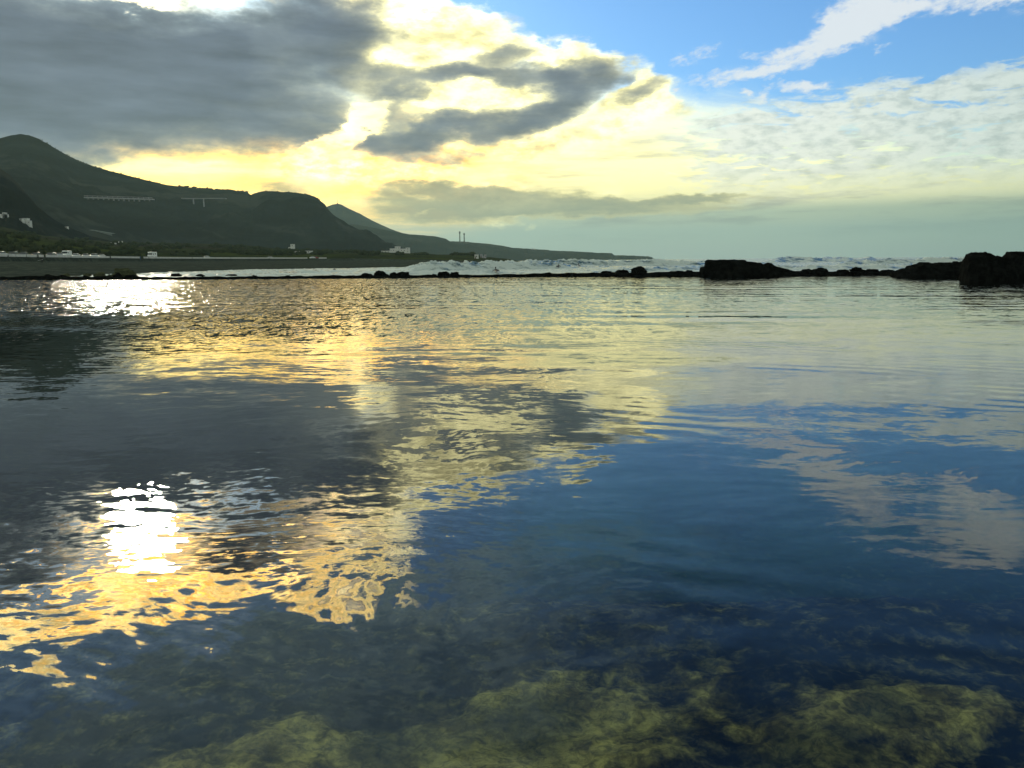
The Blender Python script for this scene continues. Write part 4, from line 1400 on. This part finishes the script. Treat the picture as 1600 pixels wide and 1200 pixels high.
# viaducts of the road across the mountain
def viaduct(xa, ya, xb, yb, deck_px, piers, label, rails=True):
    d_ = min(on_land(xx, ya + (yb - ya) * (xx - xa) / (xb - xa) + 3).y for xx in np.linspace(xa, xb, 9)) * .985
    a, b = at(xa, ya, d_), at(xb, yb, d_)
    s = d_ / FPX
    root = empty('viaduct', a, 0, label, 'viaduct')
    L_ = b - a

    def strip(nm, z0, z1, y0, y1, u0=0.0, u1=1.0, mt=P_CONC):
        mb = MB()
        p, q_ = L_ * u0, L_ * u1
        mb.v = [(p.x, y0, p.z + z0), (q_.x, y0, q_.z + z0), (q_.x, y0, q_.z + z1), (p.x, y0, p.z + z1), (p.x, y1, p.z + z0), (q_.x, y1, q_.z + z0), (q_.x, y1, q_.z + z1), (p.x, y1, p.z + z1)]
        mb.f = [(0, 1, 2, 3), (7, 6, 5, 4), (0, 4, 5, 1), (1, 5, 6, 2), (2, 6, 7, 3), (3, 7, 4, 0)]
        mb.build(nm, mt, root)
    strip('deck', -deck_px * s, 0, 0, 12)
    if rails:
        strip('railing', .003 + deck_px * .9 * s, .45 * s + deck_px * .9 * s, .3, .6)
    for xp, hp in piers:
        u = (xp - xa) / (xb - xa)
        p = L_ * u
        MB().box(p.x - .45 * s, p.x + .45 * s, 2, 7, p.z - (deck_px + hp) * s, p.z - deck_px * s - .003).build('pier', P_CONC, root)
        if rails:
            MB().box(p.x - .2 * s, p.x + .2 * s, .3, .6, p.z + .003, p.z + deck_px * .9 * s).build('rail_post', P_CONC, root)


viaduct(131, 307.5, 238, 310.5, 1.7, [(x, 1.6 + (1.2 if 175 < x < 220 else 0)) for x in range(136, 238, 8)], 'long pale road viaduct with short piers across the mountain side')
viaduct(283, 309.5, 352, 309.5, .8, [(301, 8), (317, 12)], 'thin road bridge on two tall piers right of the long viaduct', rails=False)

# power station stacks on the headland
s = 4450 / FPX
base0 = at(718, 378.5, 4450)
for xp, ytop, lab in [(718.6, 362, 'taller left one of the two power station chimneys'), (725.4, 364.6, 'shorter right one of the two power station chimneys')]:
    b0 = at(xp, 379, 4440)
    hh = (379 - ytop) * s
    root = empty('chimney', b0, 0, lab, 'chimney')
    MB().cyl((0, 0, 0), (0, 0, hh * .8), 3.2, 2.5, 20).build('shaft', P_STACK, root)
    MB().cyl((0, 0, hh * .80), (0, 0, hh * .95), 4.3, 4.3, 20).build('head', P_STACK, root)
    MB().cyl((0, 0, hh * .95), (0, 0, hh), 2.9, 2.6, 16).build('flue', P_STACK, root)
    MB().cyl((0, 0, hh * .46), (0, 0, hh * .48), 4.0, 4.0, 16).build('gallery', P_STACK, root)
g = at(702, 379.5, 4460)
root = empty('power_station', g, 0, 'low dark power station roofs at the foot of the two chimneys', 'power station')
for (u0, u1, h) in [(0, 8, 1.6), (8.2, 13, 2.2), (13.2, 24, 2.0), (24.2, 30, 1.4)]:
    MB().box(u0 * s, u1 * s, 0, 30, -10, h * s * 1.0).build('hall', P_STACK, root)
pk = at(527.4, 319, 5990)
root = empty('radio_mast', pk, 0, 'thin radio mast on the tip of the distant peak', 'mast')
MB().cyl((0, 0, -8), (0, 0, 34), 1.3, .7, 8).build('pole', P_STACK, root)
MB().box(-5, 5, -4, 4, -8, 6).build('hut', P_STACK, root)
for zz_ in (18, 26):
    MB().box(-2.6, 2.6, -.6, .6, zz_, zz_ + 1.4).build('crossarm', P_STACK, root)


# scrub along the mountain crest and on the coastal strip: nobody could count it
def scrub(name, pts, size, mat, seed, label):
    rr = random.Random(seed)
    bm = bmesh.new()
    for (p, k) in pts:
        for q_ in range(3):
            r_ = size * k * rr.uniform(.5, 1.0)
            c0 = p + Vector((rr.uniform(-1, 1) * r_, rr.uniform(-1, 1) * r_, r_ * rr.uniform(.1, .6)))
            res = bmesh.ops.create_icosphere(bm, subdivisions=1, radius=r_)
            for v in res['verts']:
                v.co = c0 + Vector((v.co.x * rr.uniform(.8, 1.3), v.co.y, v.co.z * rr.uniform(.6, 1.0)))
    me = bpy.data.meshes.new(name)
    bm.to_mesh(me)
    bm.free()
    link(name, me, mat, kind='stuff', label=label, category='scrub')


M_BUSH = land_material('scrub_leaves', [(0.018, 0.026, 0.014), (0.04, 0.05, 0.024), (0.03, 0.035, 0.02), (0.06, 0.07, 0.03)], 0.3)
rr = random.Random(5)
pts = []
mt_obj = COL.objects['mountain']
for k in range(150):
    xp = rr.choice([rr.uniform(280, 385), rr.uniform(60, 300), rr.uniform(400, 500)])
    yy = None
    for y_ in np.arange(200, 330, .5):
        hit = LAND.ray_cast(EYE_P, sight(xp, y_), 30000)
        if hit[0] is not None and hit[0].y < 3500:
            yy = hit[0]
            break
    if yy is not None:
        pts.append((yy + Vector((0, 6, 0)), rr.uniform(.5, 1.2) * (1.3 if 280 < xp < 385 else .6)))
scrub('crest_scrub', pts, 3.2, M_BUSH, 1, 'low trees and scrub along the mountain skyline')
pts = []
for k in range(1500):
    xp = rr.uniform(-60, 740)
    top_ = float(sky_line(coast_pts, xp))
    yp = rr.uniform(top_ + 1, 399)
    if vnoise(np.array(xp * .05), np.array(yp * .35), 3) < 0.05:
        continue
    hit = on_land(xp, yp)
    if hit.y < road_r(xp) + 22 or hit.y > 1300:
        continue
    pts.append((hit, rr.uniform(.5, 1.5) * (1 + hit.y / 900)))
scrub('coast_scrub', pts, 1.1, M_BUSH, 2, 'dark bushes scattered over the coastal fields')
# ---- air ------------------------------------------------------------------------
HAZE_DENSITY = 3.6e-5
bm = bmesh.new()
bmesh.ops.create_cube(bm, size=1.0)
for v in bm.verts:
    v.co = Vector((v.co.x * 30000, 6000 + v.co.y * 12600, 357 + v.co.z * 728))
me = bpy.data.meshes.new('haze')
bm.to_mesh(me)
bm.free()
m, t, out, geo = material('haze')
pv = t.node('ShaderNodeVolumePrincipled')
pv.inputs['Color'].default_value = (0.62, 0.90, 0.88, 1)
pv.inputs['Density'].default_value = HAZE_DENSITY
pv.inputs['Anisotropy'].default_value = 0.3
t.l.new(pv.outputs[0], out.inputs['Volume'])
link('haze', me, m, kind='stuff')
